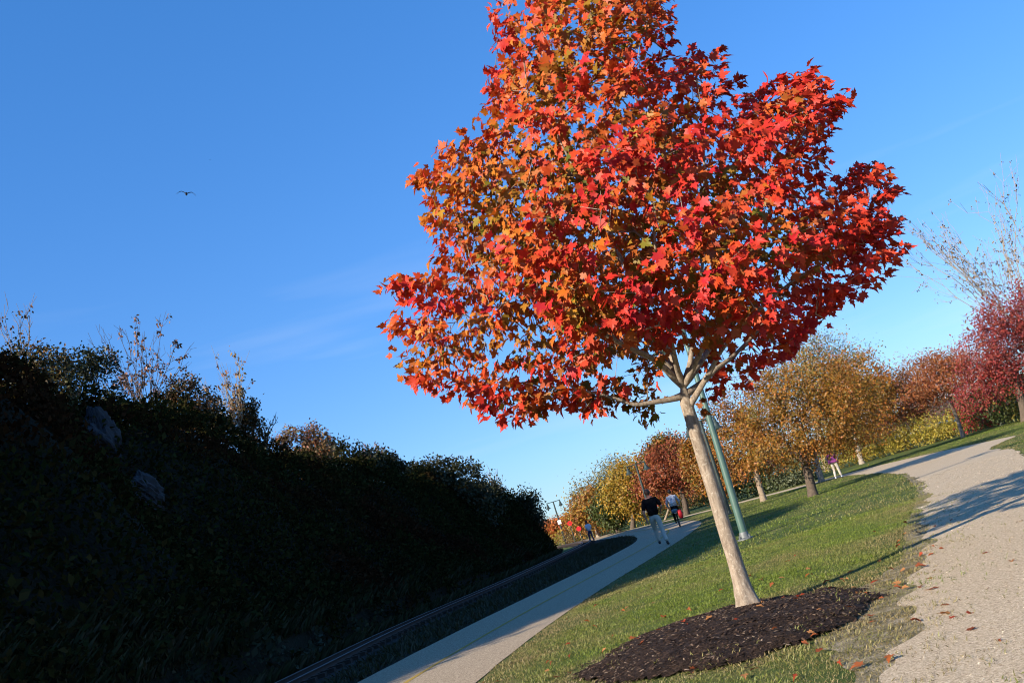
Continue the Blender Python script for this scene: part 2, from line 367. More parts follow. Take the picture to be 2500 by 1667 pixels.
# ------------------------------------------------------------------ plan of the place
PATH_C = spline([(-4.0, -6), (-3.7, 6), (-3.25, 11), (-2.5, 16), (-1.2, 22), (0.85, 30), (2.8, 38), (4.35, 46), (5.0, 55), (4.7, 66), (3.6, 78), (1.8, 92), (-2, 110)], 10)
PATH_W = 3.15
RAIL_C = spline([(-7.2, -6), (-6.6, 10), (-6.0, 20), (-5.2, 29.5), (-2.95, 42), (-0.7, 58), (0.85, 71), (1.05, 80), (0.1, 91), (-3.2, 104), (-9, 116)], 12)
yb = [-30, 0, 5, 18, 28, 42, 58, 68, 75, 90]; xb = [-8.6, -8.3, -8.0, -7.4, -6.8, -4.6, -2.5, -1.35, -2.0, -9.0]
def hill_base(y): return np.interp(y, yb, xb)
def crest_off(y): return np.interp(y, [-30, 20, 40, 60, 75, 90], [6.2, 6.2, 5.6, 3.8, 2.6, 2.0])
CT_Y = [-30, -5, 7.2, 8.4, 9.6, 13, 19, 23.5, 36, 38.5, 45, 51, 56, 66, 73, 79, 86]
CT_Z = [3.0, 3.4, 4.1, 5.0, 7.9, 10.2, 10.9, 9.6, 9.3, 8.0, 7.7, 7.1, 6.8, 6.3, 4.6, 1.6, 0.0]
VEG = 1.3
def hill_z(x, y):
    x = np.asarray(x, float); y = np.asarray(y, float)
    s = hill_base(y)-x; top = np.maximum(np.interp(y, CT_Y, CT_Z)-VEG, 0.0)
    z = top*sstep(-0.25, 1.0, s/crest_off(y))
    return np.where(s > 0, z + (fbm(x, y, 3.4, 5)-0.5)*2.0*np.clip(s/2, 0, 1)*np.clip(top/3, 0, 1), 0.0)
def dist_line(x, y, L):
    d = np.full(np.shape(x), 1e9)
    for a, b in zip(L[:-1], L[1:]):
        v = b-a; t = np.clip(((x-a[0])*v[0]+(y-a[1])*v[1])/(v@v), 0, 1); d = np.minimum(d, np.hypot(x-a[0]-t*v[0], y-a[1]-t*v[1]))
    return d
def in_poly(x, y, P):
    x = np.asarray(x, float); y = np.asarray(y, float); r = np.zeros(np.shape(x), bool); P = np.asarray(P)
    for (x1, y1), (x2, y2) in zip(P, np.roll(P, -1, axis=0)):
        c = ((y1 > y) != (y2 > y)) & (x < (x2-x1)*(y-y1)/((y2-y1) if y2 != y1 else 1e-9)+x1); r ^= c
    return r
GRAV_L = np.array([(-0.6, -4), (0.35, 2.0), (1.5, 5.6), (2.25, 8.0), (3.0, 9.9), (3.85, 11.8), (5.2, 15.6), (7.5, 21.4), (9.4, 27.0), (11.3, 33.5)])
GRAV_R = np.array([(17.5, 38.5), (14.6, 34.4), (12.9, 29.2), (10.2, 22.2), (8.6, 17.5), (7.4, 13.6), (6.2, 9.5), (5.4, 5.5), (4.6, 1.5), (4.0, -4)])
SIDE_A = np.array([(13.2, 42.5), (14.6, 53.5), (12.4, 57.5), (8.4, 67.0), (3.0, 86.0)])          # narrow side path, near edge
SIDE_B = np.array([(3.4, 88.5), (9.2, 69.5), (13.6, 60.2), (16.6, 55.0), (17.6, 46.5)])
GRAVEL = np.vstack([spline(GRAV_L, 6), spline(SIDE_A, 6), spline(SIDE_B, 6), spline(GRAV_R, 6)])
MULCH_C, MULCH_R, MULCH_ANG = np.array([1.20, 10.0]), np.array([1.50, 1.75]), 0.0
def mulch_r(x, y):
    dx, dy = x-MULCH_C[0], y-MULCH_C[1]; c, s = math.cos(MULCH_ANG), math.sin(MULCH_ANG)
    return np.hypot((dx*c+dy*s)/MULCH_R[0], (-dx*s+dy*c)/MULCH_R[1]) + (fbm(x, y, 0.5, 31)-0.5)*0.40
def mulch_z(x, y):
    return 0.15*np.clip(1-mulch_r(x, y)**2, 0, 1)**0.75
MAPLE_P = G(1827, 1474, 0.12)

# ------------------------------------------------------------------ the setting
def sheet(name, poly, mat, z, kind='structure'):
    o = obj(name, [(p[0], p[1], z) for p in poly], [tuple(range(len(poly)))], mat); o['kind'] = kind; return o
def strip(name, C, half, mat, z, rag=0.0, seed=0):
    d = unit(np.gradient(C, axis=0)); nrm = np.c_[d[:, 1], -d[:, 0]]; V = []; Fs = []
    half = np.broadcast_to(half, (len(C),))
    for i, (p, n) in enumerate(zip(C, nrm)):
        a = half[i]+rag*(vnoise(p[0]+p[1], p[1], 0.9, seed)-0.5); b = half[i]+rag*(vnoise(p[0]+p[1], p[1], 0.9, seed+9)-0.5)
        V += [(*(p-n*a), z), (*(p+n*b), z)]
    Fs = [(2*i, 2*i+1, 2*i+3, 2*i+2) for i in range(len(C)-1)]
    return tag(obj(name, V, Fs, mat), kind='structure')
g = MB().add([(-2500, -400, -0.004), (2500, -400, -0.004), (2500, 3200, -0.004), (-2500, 3200, -0.004)], [(0, 1, 2, 3)]).build('ground', MT['lawn'], smooth=False)
g['kind'] = 'structure'
def resample(C, step):
    C = np.asarray(C); s = np.r_[0, np.cumsum(np.linalg.norm(np.diff(C, axis=0), axis=1))]; q = np.arange(0, s[-1], step)
    return np.c_[np.interp(q, s, C[:, 0]), np.interp(q, s, C[:, 1])]
pc = resample(PATH_C, 0.25)
strip('paved_path', pc, PATH_W/2, MT['asphalt'], 0.004, 0.03, 3)
strip('yellow_centre_line', pc[20:], 0.045, MT['yellow_paint'], 0.008, 0.02, 8)
rag = resample(np.vstack([GRAVEL, GRAVEL[:1]]), 0.12)
nr = unit(np.gradient(rag, axis=0)); nr = np.c_[nr[:, 1], -nr[:, 0]]
near = np.clip(1.2-np.hypot(rag[:, 0], rag[:, 1])/60, 0.3, 1)
rag = rag + nr*((fbm(rag[:, 0], rag[:, 1], 0.7, 12)-0.5)*0.5*near)[:, None]
sheet('gravel_path', rag, MT['gravel'], 0.004)
we = resample(spline(GRAV_L, 6), 0.1); wn = unit(np.gradient(we, axis=0)); wn = np.c_[wn[:, 1], -wn[:, 0]]
wl = we-wn*(0.16+0.75*fbm(we[:, 0], we[:, 1], 0.6, 15)*(0.15+1.1*np.exp(-((we[:, 1]-8.8)/2.0)**2))*(we[:, 1] < 30))[:, None]; wr = we+wn*0.25
tag(obj('worn_soil', [(*p_, 0.001) for a_, b_ in zip(wl, wr) for p_ in (a_, b_)], [(2*i, 2*i+1, 2*i+3, 2*i+2) for i in range(len(we)-1)], MT['worn_soil']), kind='structure')
rc = resample(RAIL_C, 0.3)
strip('railbed', rc, 1.05, MT['ballast'], 0.003, 0.5, 5)
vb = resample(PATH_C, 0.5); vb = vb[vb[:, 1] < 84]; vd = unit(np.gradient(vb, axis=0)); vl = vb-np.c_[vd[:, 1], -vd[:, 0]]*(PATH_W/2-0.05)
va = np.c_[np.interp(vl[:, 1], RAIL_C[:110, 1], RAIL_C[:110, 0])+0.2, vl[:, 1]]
tag(obj('verge', [(*p_, 0.0015) for a_, b_ in zip(va, vl) for p_ in (a_, b_)], [(2*i, 2*i+1, 2*i+3, 2*i+2) for i in range(len(vb)-1)], MT['soil']), kind='structure')  # verge dirt, its near-black colour also standing in for the hill's shade
w = MB().add([(-2400, 260, -0.001), (2400, 260, -0.001), (2400, 2400, -0.001), (-2400, 2400, -0.001)], [(0, 1, 2, 3)]).build('bay_water', MT['water'], smooth=False)
w['kind'] = 'structure'
# hillside
ys = np.arange(-30, 88, 0.8); ss = np.r_[np.linspace(-0.3, 9, 24), 12, 16, 24, 40]
X = hill_base(ys)[:, None]-ss[None]; Y = np.repeat(ys[:, None], len(ss), 1); Z = hill_z(X, Y); Z[:, 0] = -0.06
k = len(ss); I = np.arange(len(ys)-1)[:, None]*k+np.arange(k-1)[None]
Fc = np.stack([I, I+k, I+k+1, I+1], -1).reshape(-1, 4)
hill = obj('hillside', np.stack([X, Y, Z], -1).reshape(-1, 3), Fc, MT['soil'], smooth=True); hill['kind'] = 'structure'
# far wooded ridges across the water
def ridge(name, y0, h0, seed, x0=-900, x1=900):
    xs = np.linspace(x0, x1, 420); hh = h0*(0.55+0.75*fbm(xs, xs*0, 260, seed)) + 3.2*fbm(xs, xs*0, 9, seed+4, 4)
    V = []
    for j, (dy, q) in enumerate([(0, 0.0), (12, 0.55), (30, 0.85), (60, 1.0), (140, 0.9)]):
        V += [(x, y0+dy+8*vnoise(x, j*31.0, 20, seed), max(-0.3, h*q+(2.0*vnoise(x, j*17.0, 6, seed+j) if j else -0.3))) for x, h in zip(xs, hh)]
    n = len(xs); Fs = [(j*n+i, j*n+i+1, (j+1)*n+i+1, (j+1)*n+i) for j in range(4) for i in range(n-1)]
    return tag(obj(name, V, Fs, MT['far_wood']), kind='structure')
ridge('far_hills', 760, 17, 3)

# ------------------------------------------------------------------ mulch bed and its chips
gx = np.linspace(-3.2, 3.2, 110); A, B = np.meshgrid(gx+MULCH_C[0], gx+MULCH_C[1])
rr = mulch_r(A, B); Zm = mulch_z(A, B)+(fbm(A, B, 0.12, 44)-0.5)*0.03*np.clip(1.1-rr, 0, 1) + 0.003
keep = rr < 1.0; n = len(gx); V = np.stack([A, B, Zm], -1).reshape(-1, 3); kf = keep.ravel()
I = (np.arange(n-1)[:, None]*n+np.arange(n-1)[None]).ravel(); Q = np.stack([I, I+1, I+n+1, I+n], 1); Q = Q[kf[Q].all(1)]
used = np.unique(Q); remap = -np.ones(len(V), int); remap[used] = np.arange(len(used))
obj('mulch_bed', V[used], remap[Q], MT['mulch'], smooth=True)['kind'] = 'structure'
CHIP = (np.array([(-.5, -.5, 0), (.5, -.5, .1), (.5, .5, 0), (-.5, .5, .12), (0, 0, .35)]), np.array([(0, 1, 4), (1, 2, 4), (2, 3, 4), (3, 0, 4)]))
def chips(name, P, sx, sy, cols, mat, parent=None):
    n = len(P); th = rng.random(n)*6.283; tl = rng.normal(size=(n, 2))*0.25
    X = unit(np.c_[np.cos(th), np.sin(th), tl[:, 0]]); Yv = unit(np.c_[-np.sin(th), np.cos(th), tl[:, 1]]); Z = np.cross(X, Yv)
    V, Fc = CHIP; W = P[:, None]+sx[:, None, None]*V[None, :, 0:1]*X[:, None]+sy[:, None, None]*(V[None, :, 1:2]*Yv[:, None]+V[None, :, 2:3]*Z[:, None])
    F2 = Fc[None]+(np.arange(n)*5)[:, None, None]
    return stuff(obj(name, W.reshape(-1, 3), F2.reshape(-1, 3), mat, parent, cols=np.repeat(cols, 5, 0)))
n = 26000; x = rng.uniform(-2.4, 2.4, n)+MULCH_C[0]; y = rng.uniform(-2.4, 2.4, n)+MULCH_C[1]; q = mulch_r(x, y)
k = (q < 0.97+0.12*rng.random(n)**3); x, y = x[k], y[k]
cc = pick([(0.018, 0.011, 0.007), (0.04, 0.024, 0.015), (0.09, 0.055, 0.035), (0.26, 0.19, 0.13)], len(x), [4, 5, 4, 1.2])
s = rng.uniform(0.008, 0.03, len(x)); tag(chips('mulch_chips', np.c_[x, y, mulch_z(x, y)+0.004], s*1.6, s*0.6, cc, MT['chips']), 'dark bark chips spread over the tree bed', 'mulch')

# gravel pebbles
n = 90000; x = rng.uniform(0, 14, n); y = 4.2+rng.random(n)**1.3*24; k = in_poly(x, y, rag)
x, y = x[k], y[k]; keep = rng.random(len(x)) < 0.8; x, y = x[keep], y[keep]
s = rng.uniform(0.004, 0.011, len(x))*(0.7+y/20)
cc = pick([(0.58, 0.46, 0.30), (0.44, 0.335, 0.21), (0.26, 0.195, 0.13), (0.72, 0.62, 0.45)], len(x), [4, 4, 1.5, 1.5])
tag(chips('gravel_stones', np.c_[x, y, np.full(len(x), 0.005)], s*1.2, s, cc, MT['chips']), 'loose tan gravel stones scattered over the gravel path', 'gravel')

# ------------------------------------------------------------------ grass
def lawn_mask(x, y):
    """chance that a blade stands here."""
    dp = dist_line(x, y, PATH_C[::3]); m = sstep(PATH_W/2-0.02, PATH_W/2+0.12, dp + (fbm(x, y, 0.4, 3)-0.5)*0.2)
    ig = in_poly(x, y, rag); m = np.where(ig, 0.0, m)
    m = m*sstep(0.93, 1.06, mulch_r(x, y)); m = m*sstep(0.9, 1.3, dist_line(x, y, RAIL_C[::3]))
    m = m*(1-0.5*np.exp(-dist_line(x, y, GRAV_L)/0.4)*sstep(0.45, 0.62, fbm(x, y, 0.3, 19)))           # worn thin along the gravel
    return np.where(x < hill_base(y)-0.2, 0, m)
def grass_col(x, y):
    n = len(x); dp = np.abs(dist_line(x, y, PATH_C[::3])-PATH_W/2); q = mulch_r(x, y)
    dg = dist_line(x, y, np.vstack([GRAVEL, GRAVEL[:1]])[::2])
    dry = 0.95*np.exp(-dp/0.7) + 0.6*np.exp(-np.abs(q-1)/0.18) + 0.6*np.exp(-dg/1.1) + 1.7*(fbm(x, y, 1.6, 77)-0.43) + 0.5*(fbm(x, y, 0.25, 78)-0.5)
    dry = np.clip(dry + 0.18*rng.normal(size=n), 0, 1)[:, None]
    gcol = pick([(0.10, 0.15, 0.016), (0.14, 0.19, 0.022), (0.185, 0.23, 0.034)], n); dcol = pick([(0.24, 0.19, 0.075), (0.33, 0.26, 0.12), (0.17, 0.125, 0.05)], n)
    return gcol*(1-dry)+dcol*dry
BLADE = (np.array([(-0.09, 0, 0), (0.09, 0, 0), (0.05, 0.6, 0.05), (0.0, 1.0, 0.28)]), np.array([(0, 1, 2), (0, 2, 3)]))
def grass(name, N, x0, x1, y0, y1, h, wfac, pw=1.0, label=None):
    x = rng.uniform(x0, x1, N); y = y0+(y1-y0)*rng.random(N)**pw
    # only where the camera or a step aside could see it
    k = (np.abs(x-0.3) < 3.2+0.75*y) & (rng.random(N) < lawn_mask(x, y))
    if name == 'verge_grass': k &= (x < np.interp(y, PATH_C[:, 1], PATH_C[:, 0]))
    x, y = x[k], y[k]; n = len(x)
    th = rng.random(n)*6.283; lean = np.abs(rng.normal(size=n))*0.75
    tip = np.c_[np.cos(th)*lean, np.sin(th)*lean, np.ones(n)]; nrm = np.c_[np.cos(th), np.sin(th), -0.2*np.ones(n)]
    hh = h*(0.45+0.9*fbm(x, y, 0.35, 9))*rng.uniform(0.6, 1.3, n)
    V, Fc = BLADE; T = (V*np.array([wfac, 1, 1]), Fc)
    gc = grass_col(x, y); shade_side = (x < np.interp(y, PATH_C[:, 1], PATH_C[:, 0]))[:, None]           # railway-side blades coloured darker to carry the hill's shade
    gc = np.where(shade_side, pick([(0.03, 0.036, 0.012), (0.045, 0.042, 0.016), (0.055, 0.045, 0.02)], n), gc)
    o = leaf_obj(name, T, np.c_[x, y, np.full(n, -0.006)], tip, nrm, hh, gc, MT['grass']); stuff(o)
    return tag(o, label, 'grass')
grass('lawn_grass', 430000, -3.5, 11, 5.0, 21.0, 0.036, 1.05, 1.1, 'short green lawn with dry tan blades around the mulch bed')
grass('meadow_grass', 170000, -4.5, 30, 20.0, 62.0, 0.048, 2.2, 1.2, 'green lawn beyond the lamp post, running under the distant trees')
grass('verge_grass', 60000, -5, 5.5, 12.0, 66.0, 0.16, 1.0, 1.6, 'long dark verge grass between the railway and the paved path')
# sparse tufts creeping into the gravel and over the mulch rim
n = 160000; x = rng.uniform(0.0, 8.5, n); y = rng.uniform(5.0, 20, n)
dl = dist_line(x, y, GRAV_L); q = mulch_r(x, y); tuft = fbm(x, y, 0.22, 91)
k = ((in_poly(x, y, rag) & (rng.random(n) < 0.95*np.exp(-dl/0.32))) | ((q < 1.0) & (q > 0.72) & (rng.random(n) < 0.25))) & (tuft > 0.52); x, y = x[k], y[k]; n = len(x)
th = rng.random(n)*6.283; lean = np.abs(rng.normal(size=n))*0.9
leafp = np.c_[x, y, mulch_z(x, y)-0.003]
o = leaf_obj('edge_tufts', BLADE, leafp, np.c_[np.cos(th)*lean, np.sin(th)*lean, np.ones(n)], np.c_[np.cos(th), np.sin(th), -0.2*np.ones(n)],
             0.04*rng.uniform(0.4, 1.2, n), grass_col(x, y), MT['grass']); stuff(o); tag(o, 'thin grass tufts creeping into the gravel edge', 'grass')

# ------------------------------------------------------------------ the railway
def offset_line(C, d):
    t = unit(np.gradient(C, axis=0)); return C + np.c_[t[:, 1], -t[:, 0]]*d
rt = thing('railway_track', (RAIL_C[30][0], RAIL_C[30][1], 0), 'narrow gauge railway track curving along the foot of the dark hillside', 'railway')
rl = np.array(rt.location)
vis = rc[(rc[:, 1] > 14)]
for s in (-0.31, 0.31):
    L = offset_line(vis, s); prof = [(-0.035, 0.0), (-0.014, 0.02), (-0.012, 0.06), (-0.026, 0.075), (-0.024, 0.098), (0.024, 0.098), (0.026, 0.075), (0.012, 0.06), (0.014, 0.02), (0.035, 0.0)]
    t = unit(np.gradient(L, axis=0)); nrm = np.c_[t[:, 1], -t[:, 0]]; k = len(prof)
    V = [(L[i][0]+nrm[i][0]*a-rl[0], L[i][1]+nrm[i][1]*a-rl[1], 0.075+b) for i in range(len(L)) for a, b in prof]
    Fs = [(i*k+j, i*k+j+1, (i+1)*k+j+1, (i+1)*k+j) for i in range(len(L)-1) for j in range(k-1)]
    rail_ = obj('rail', V, Fs, MT['rust'], rt)
    Vh = [(L[i][0]+nrm[i][0]*a-rl[0], L[i][1]+nrm[i][1]*a-rl[1], 0.175+b) for i in range(len(L)) for a, b in ((-0.026, 0), (0.026, 0))]
    obj('rail_head', Vh, [(2*i, 2*i+1, 2*i+3, 2*i+2) for i in range(len(L)-1)], MT['rail_head'], rail_)
tie_me = MB().box((0, 0, 0), (1.25, 0.16, 0.11)).build('tie', MT['tie'], rt, smooth=False)
tm = tie_me.data; first = True
tc_ = resample(vis, 0.6)
td = unit(np.gradient(tc_, axis=0))
for i in range(0, min(len(tc_), 140)):
    o = tie_me if i == 0 else link('tie', tm, None, rt)
    o.location = (tc_[i][0]-rl[0], tc_[i][1]-rl[1], 0.03); o.rotation_euler = (0, 0, math.atan2(td[i][1], td[i][0])+math.pi/2)
# ------------------------------------------------------------------ the red maple
S = 2500/2352
CROWN_PX = np.array([(1180,-60),(1150,0),(1125,20),(1140,90),(1120,160),(1130,250),(1095,300),(1030,320),(1000,370),(950,400),(985,460),(990,500),(965,560),
    (1010,600),(960,630),(880,625),(885,675),(930,690),(910,740),(905,790),(930,850),(960,900),(1050,915),(1075,900),(1105,950),(1150,930),(1200,895),(1170,970),(1225,965),
    (1270,915),(1330,915),(1340,950),(1400,925),(1470,895),(1478,962),(1525,950),(1545,880),(1570,845),(1600,870),(1620,925),(1650,905),(1660,870),(1710,880),(1780,835),(1850,790),(1930,705),(2000,690),(2060,640),
    (2075,590),(2045,545),(2060,470),(2030,420),(2010,360),(1960,380),(1910,400),(1885,370),(1900,320),(1930,275),(1935,220),(1890,200),(1852,150),(1835,180),(1760,190),
    (1700,210),(1665,180),(1648,95),(1600,125),(1525,130),(1545,60),(1530,0),(1500,-70),(1400,-130),(1260,-120)])*S
MY = MAPLE_P[1]
def edge_dist(x, y, P): return dist_line(x, y, np.vstack([P, P[:1]]))
maple = thing('maple_tree', MAPLE_P, 'red maple with blazing red and orange leaves growing in the dark mulch bed', 'tree')
def mloc(P): return np.asarray(P)-MAPLE_P
# trunk and main limbs, traced at the tree's own distance
trunk_px = [(1827, 1474), (1812, 1428), (1796, 1375), (1772, 1300), (1750, 1225), (1726, 1150), (1706, 1085), (1690, 1030), (1676, 985), (1668, 945)]
trunk_r = np.array([0.150, 0.113, 0.100, 0.094, 0.090, 0.087, 0.084, 0.086, 0.084, 0.040])*MY/13.0
tp = np.array([at(a, b, MY) for a, b in trunk_px]); tp[0, 2] -= 0.06
tps = spline(tp, 4); trs = np.interp(np.arange(len(tps))/4.0, np.arange(len(trunk_r)), trunk_r)
nodes = []; par = []
ids = chain(nodes, par, [tps[0]], -1); ids = chain(nodes, par, tps[1:], 0)
fork = ids[-1]; i_low = ids[-6]; i_mid = ids[-3]
def limb(start, pts):
    return chain(nodes, par, spline(np.array([nodes[start]]+[at(a, b, MY+dy*0.9) for a, b, dy in pts]), 3)[1:], start)
LIMBS = [(i_mid, [(1640, 974, -.05), (1600, 981, -.1), (1550, 987, -.15), (1500, 972, -.2), (1430, 955, -.2), (1350, 945, -.3)]),
         (fork, [(1640, 900, -.05), (1600, 876, -.1), (1540, 850, -.1), (1470, 800, -.2), (1380, 720, -.3), (1280, 640, -.4)]),
         (fork, [(1650, 895, .05), (1600, 800, .1), (1545, 690, .15), (1490, 570, .1), (1450, 430, 0), (1400, 250, 0), (1370, 60, 0)]),
         (fork, [(1682, 900, 0), (1690, 850, .05), (1702, 770, .1), (1715, 640, .1), (1720, 480, .1), (1715, 300, .1), (1700, 190, .1)]),
         (i_low, [(1705, 955, -.08), (1740, 895, -.15), (1765, 850, -.2), (1840, 770, -.3), (1930, 690, -.4), (2050, 620, -.4)]),
         (i_mid, [(1712, 935, .1), (1750, 900, .2), (1800, 860, .4), (1880, 770, .7), (1960, 640, .9), (2020, 520, .9)]),
         (fork, [(1655, 905, -.2), (1640, 840, -.7), (1620, 730, -1.2), (1600, 600, -1.6), (1590, 460, -1.7)]),
         (fork, [(1650, 900, .3), (1600, 850, .9), (1540, 740, 1.5), (1500, 600, 1.9), (1480, 450, 2.0)]),
         (fork, [(1700, 880, -.3), (1760, 760, -.9), (1830, 640, -1.3), (1880, 520, -1.4)]),
         (fork, [(1600, 880, -.3), (1500, 830, -1.0), (1390, 760, -1.4), (1280, 700, -1.5)]),
         (fork, [(1600, 880, .3), (1480, 830, 1.0), (1340, 740, 1.5), (1200, 650, 1.4)]),
         (fork, [(1720, 870, .4), (1800, 740, 1.3), (1860, 600, 1.7), (1890, 440, 1.6)])]
LIMB_IDS = [(st, limb(st, pts)) for st, pts in LIMBS]
n_struct = len(nodes)
# leaf clusters spread through the crown's volume
x0, y0 = CROWN_PX.min(0); x1, y1 = CROWN_PX.max(0); CC = []; CD = []
DMAX, HALF = 1.65, 2.35
while len(CC) < 1500:
    px, py = rng.uniform(x0, x1), rng.uniform(y0, y1)
    if not in_poly(px, py, CROWN_PX): continue
    d = float(edge_dist(np.array([px]), np.array([py]), CROWN_PX)[0])*MY/FPX
    if d < 0.025: continue
    half = HALF*math.sqrt(1-(1-min(d/DMAX, 1))**2)
    t = rng.random()**0.55; dy = half*t*(1 if rng.random() < 0.45 else -1)
    # the underside opens round the fork
    if math.hypot(px-1668, (py-950)*1.0) < (125 if dy < 0 else 85): continue
    if py > 830 and abs(px-1668) < 200 and dy < -1.0: continue
    p = at(px, py, MY+dy)
    if vnoise(p[0]*1.0+p[1]*0.7, p[2]+p[1]*0.5, 0.55, 55) < 0.23 and rng.random() < 0.85: continue
    if CC and len(CC) > 5:
        A = np.array(CC[-500:])
        if np.min(np.linalg.norm(A-p, axis=1)) < 0.08: continue
    CC.append(p); CD.append((d, half-abs(dy), px, py))
for px, py, dy in [(1180, 985, -.5), (1200, 1000, -.5), (1175, 960, -.4), (1205, 970, -.3), (1240, 1028, -.9), (1265, 1022, -.9), (1295, 1005, -.8), (1320, 985, -.7), (1350, 970, -.6), (1425, 1003, -.5), (1430, 985, -.4),
                   (1568, 1012, .5), (1580, 992, .5), (1600, 972, .6), (1540, 975, .5), (1500, 968, .6), (1130, 968, -.2), (1120, 945, 0), (1400, 970, .8), (1460, 960, .9), (1720, 985, .8), (1745, 960, .8), (1760, 940, .9)]:
    CC.append(at(px, py, MY+dy)); CD.append((0.18, 0.1, px, py))        # drooping sprays under the crown
CC = np.array(CC); CD = np.array(CD)
limb_r = {}
for st, ids_ in LIMB_IDS:
    for k_, i_ in enumerate(ids_): limb_r[i_] = np.interp(k_/len(ids_), [0, 0.12, 0.5, 1.0], [0.042, 0.033, 0.020, 0.007])
fk = np.array(nodes[fork]); keep = []
for c in CC:                                    # clusters cleared along the sun's ray so its light reaches the fork
    tt = (c-fk)@SUNV; off = np.linalg.norm(c-fk-tt*SUNV); keep.append(not (tt > 0 and off < 0.42 and rng.random() < 0.9))
keep = np.array(keep); CC = CC[keep]; CD = CD[keep]
N, Pm, rr_, tips = grow(nodes, par, CC, nodes[fork], steps=3, wig=0.16, up=0.06, tip_r=0.0028, exp=2.45)
for i_, v_ in limb_r.items(): rr_[i_] = max(v_, min(rr_[i_], v_*1.25))
fixr = np.array([trs[0]]+list(trs[1:])); rr_[:len(fixr)] = fixr
# limbs keep a natural taper
V, Fc = skeleton_mesh(N, Pm, np.minimum(rr_, 0.060), 8, skip=set(range(len(tps))))
# trunk: one smooth mesh with root flare
ns = 20; TV = []
t = unit(np.gradient(tps, axis=0)); a = unit(np.cross(t, np.array([0, 1.0, 0]))); b = np.cross(t, a)
for i in range(len(tps)):
    for j in range(ns):
        th = 2*math.pi*j/ns; zz = i/4.0
        fl = 1+0.42*math.exp(-zz/0.45)*(0.45+0.55*math.cos(5*th+0.7)) + 0.05*(vnoise(th*1.2, zz*1.3, 0.5, 66)-0.5)*2
        TV.append(tps[i]+trs[i]*fl*(math.cos(th)*a[i]+math.sin(th)*b[i]))
TF = [(i*ns+j, i*ns+(j+1) % ns, (i+1)*ns+(j+1) % ns, (i+1)*ns+j) for i in range(len(tps)-1) for j in range(ns)]
obj('trunk', mloc(TV), TF, MT['bark'], maple, smooth=True)
obj('branches', mloc(V), Fc, MT['bark'], maple, smooth=True)
# leaves
LP = []; LT = []; LN = []; LS = []; LC = []
axis_top = np.array([at(1560, 300, MY)[0], MY, 0])
PAL = {'crim': (0.44, 0.020, 0.024), 'red': (0.52, 0.030, 0.017), 'vermil': (0.54, 0.062, 0.016), 'orange': (0.51, 0.132, 0.015), 'gold': (0.41, 0.190, 0.018),
       'olive': (0.17, 0.145, 0.015), 'green': (0.095, 0.11, 0.015), 'brown': (0.18, 0.05, 0.02)}
for c, (d, dd, px, py) in zip(CC, CD):
    zrel = (c[2]-tp[-1][2]); ax = np.array([np.interp(c[2], [tp[-1][2], tp[-1][2]+4], [tp[-1][0], tp[-1][0]-0.9]), MY, c[2]-0.75])
    o = unit(c-ax); m = int(rng.integers(11, 17))
    tight = min(1.0, 0.55+d/0.6); q = rng.uniform(-0.20, 0.22, m)[:, None]*tight; side = rng.normal(size=(m, 3)); side[:, 2] *= 0.6
    P = c+o*q+unit(side)*rng.uniform(0.03, 0.13, (m, 1))*tight
    droop = rng.uniform(0.35, 1.5, (m, 1)); oh = o*np.array([1, 1, 0.25])
    tip = oh*rng.uniform(0.1, 1.0, (m, 1)) + np.array([0, 0, -1.0])*droop + 0.55*unit(P-c) + rng.normal(size=(m, 3))*0.42
    if py < 260 or d < 0.35: tip[:, 2] += rng.uniform(0, 1.2, m)
    nrm = oh*0.6 + np.array([0, 0, 0.35]) + 0.55*SUNV + rng.normal(size=(m, 3))*0.40
    # colour: crimson to the right and outside, orange in the middle, yellow-green inside and underneath
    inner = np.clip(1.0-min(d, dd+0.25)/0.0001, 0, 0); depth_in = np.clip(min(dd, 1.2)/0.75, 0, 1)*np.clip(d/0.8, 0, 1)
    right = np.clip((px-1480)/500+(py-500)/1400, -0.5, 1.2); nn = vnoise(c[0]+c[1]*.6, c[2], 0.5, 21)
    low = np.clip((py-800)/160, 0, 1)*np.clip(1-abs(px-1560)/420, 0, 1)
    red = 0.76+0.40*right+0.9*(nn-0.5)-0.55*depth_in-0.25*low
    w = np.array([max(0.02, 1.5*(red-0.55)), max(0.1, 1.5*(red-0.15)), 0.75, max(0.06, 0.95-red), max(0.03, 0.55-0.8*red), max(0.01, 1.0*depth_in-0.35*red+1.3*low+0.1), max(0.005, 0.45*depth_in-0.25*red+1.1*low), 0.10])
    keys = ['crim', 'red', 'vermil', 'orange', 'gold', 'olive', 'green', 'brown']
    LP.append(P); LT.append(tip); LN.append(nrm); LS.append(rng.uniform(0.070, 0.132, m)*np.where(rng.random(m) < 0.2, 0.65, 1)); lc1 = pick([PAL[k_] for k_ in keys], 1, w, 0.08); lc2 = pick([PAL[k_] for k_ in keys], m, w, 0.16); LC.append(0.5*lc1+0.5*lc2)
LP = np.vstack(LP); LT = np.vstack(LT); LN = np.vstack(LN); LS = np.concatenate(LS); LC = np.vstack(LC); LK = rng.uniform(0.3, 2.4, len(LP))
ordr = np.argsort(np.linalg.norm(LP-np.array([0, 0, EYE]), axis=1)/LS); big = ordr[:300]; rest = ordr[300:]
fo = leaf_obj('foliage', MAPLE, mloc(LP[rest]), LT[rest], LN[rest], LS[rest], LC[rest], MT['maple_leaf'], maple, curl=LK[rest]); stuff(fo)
LEAF_COLS = [PAL[k_] for k_ in ('crim', 'red', 'vermil', 'orange', 'gold', 'olive')]
leaf_meshes = []
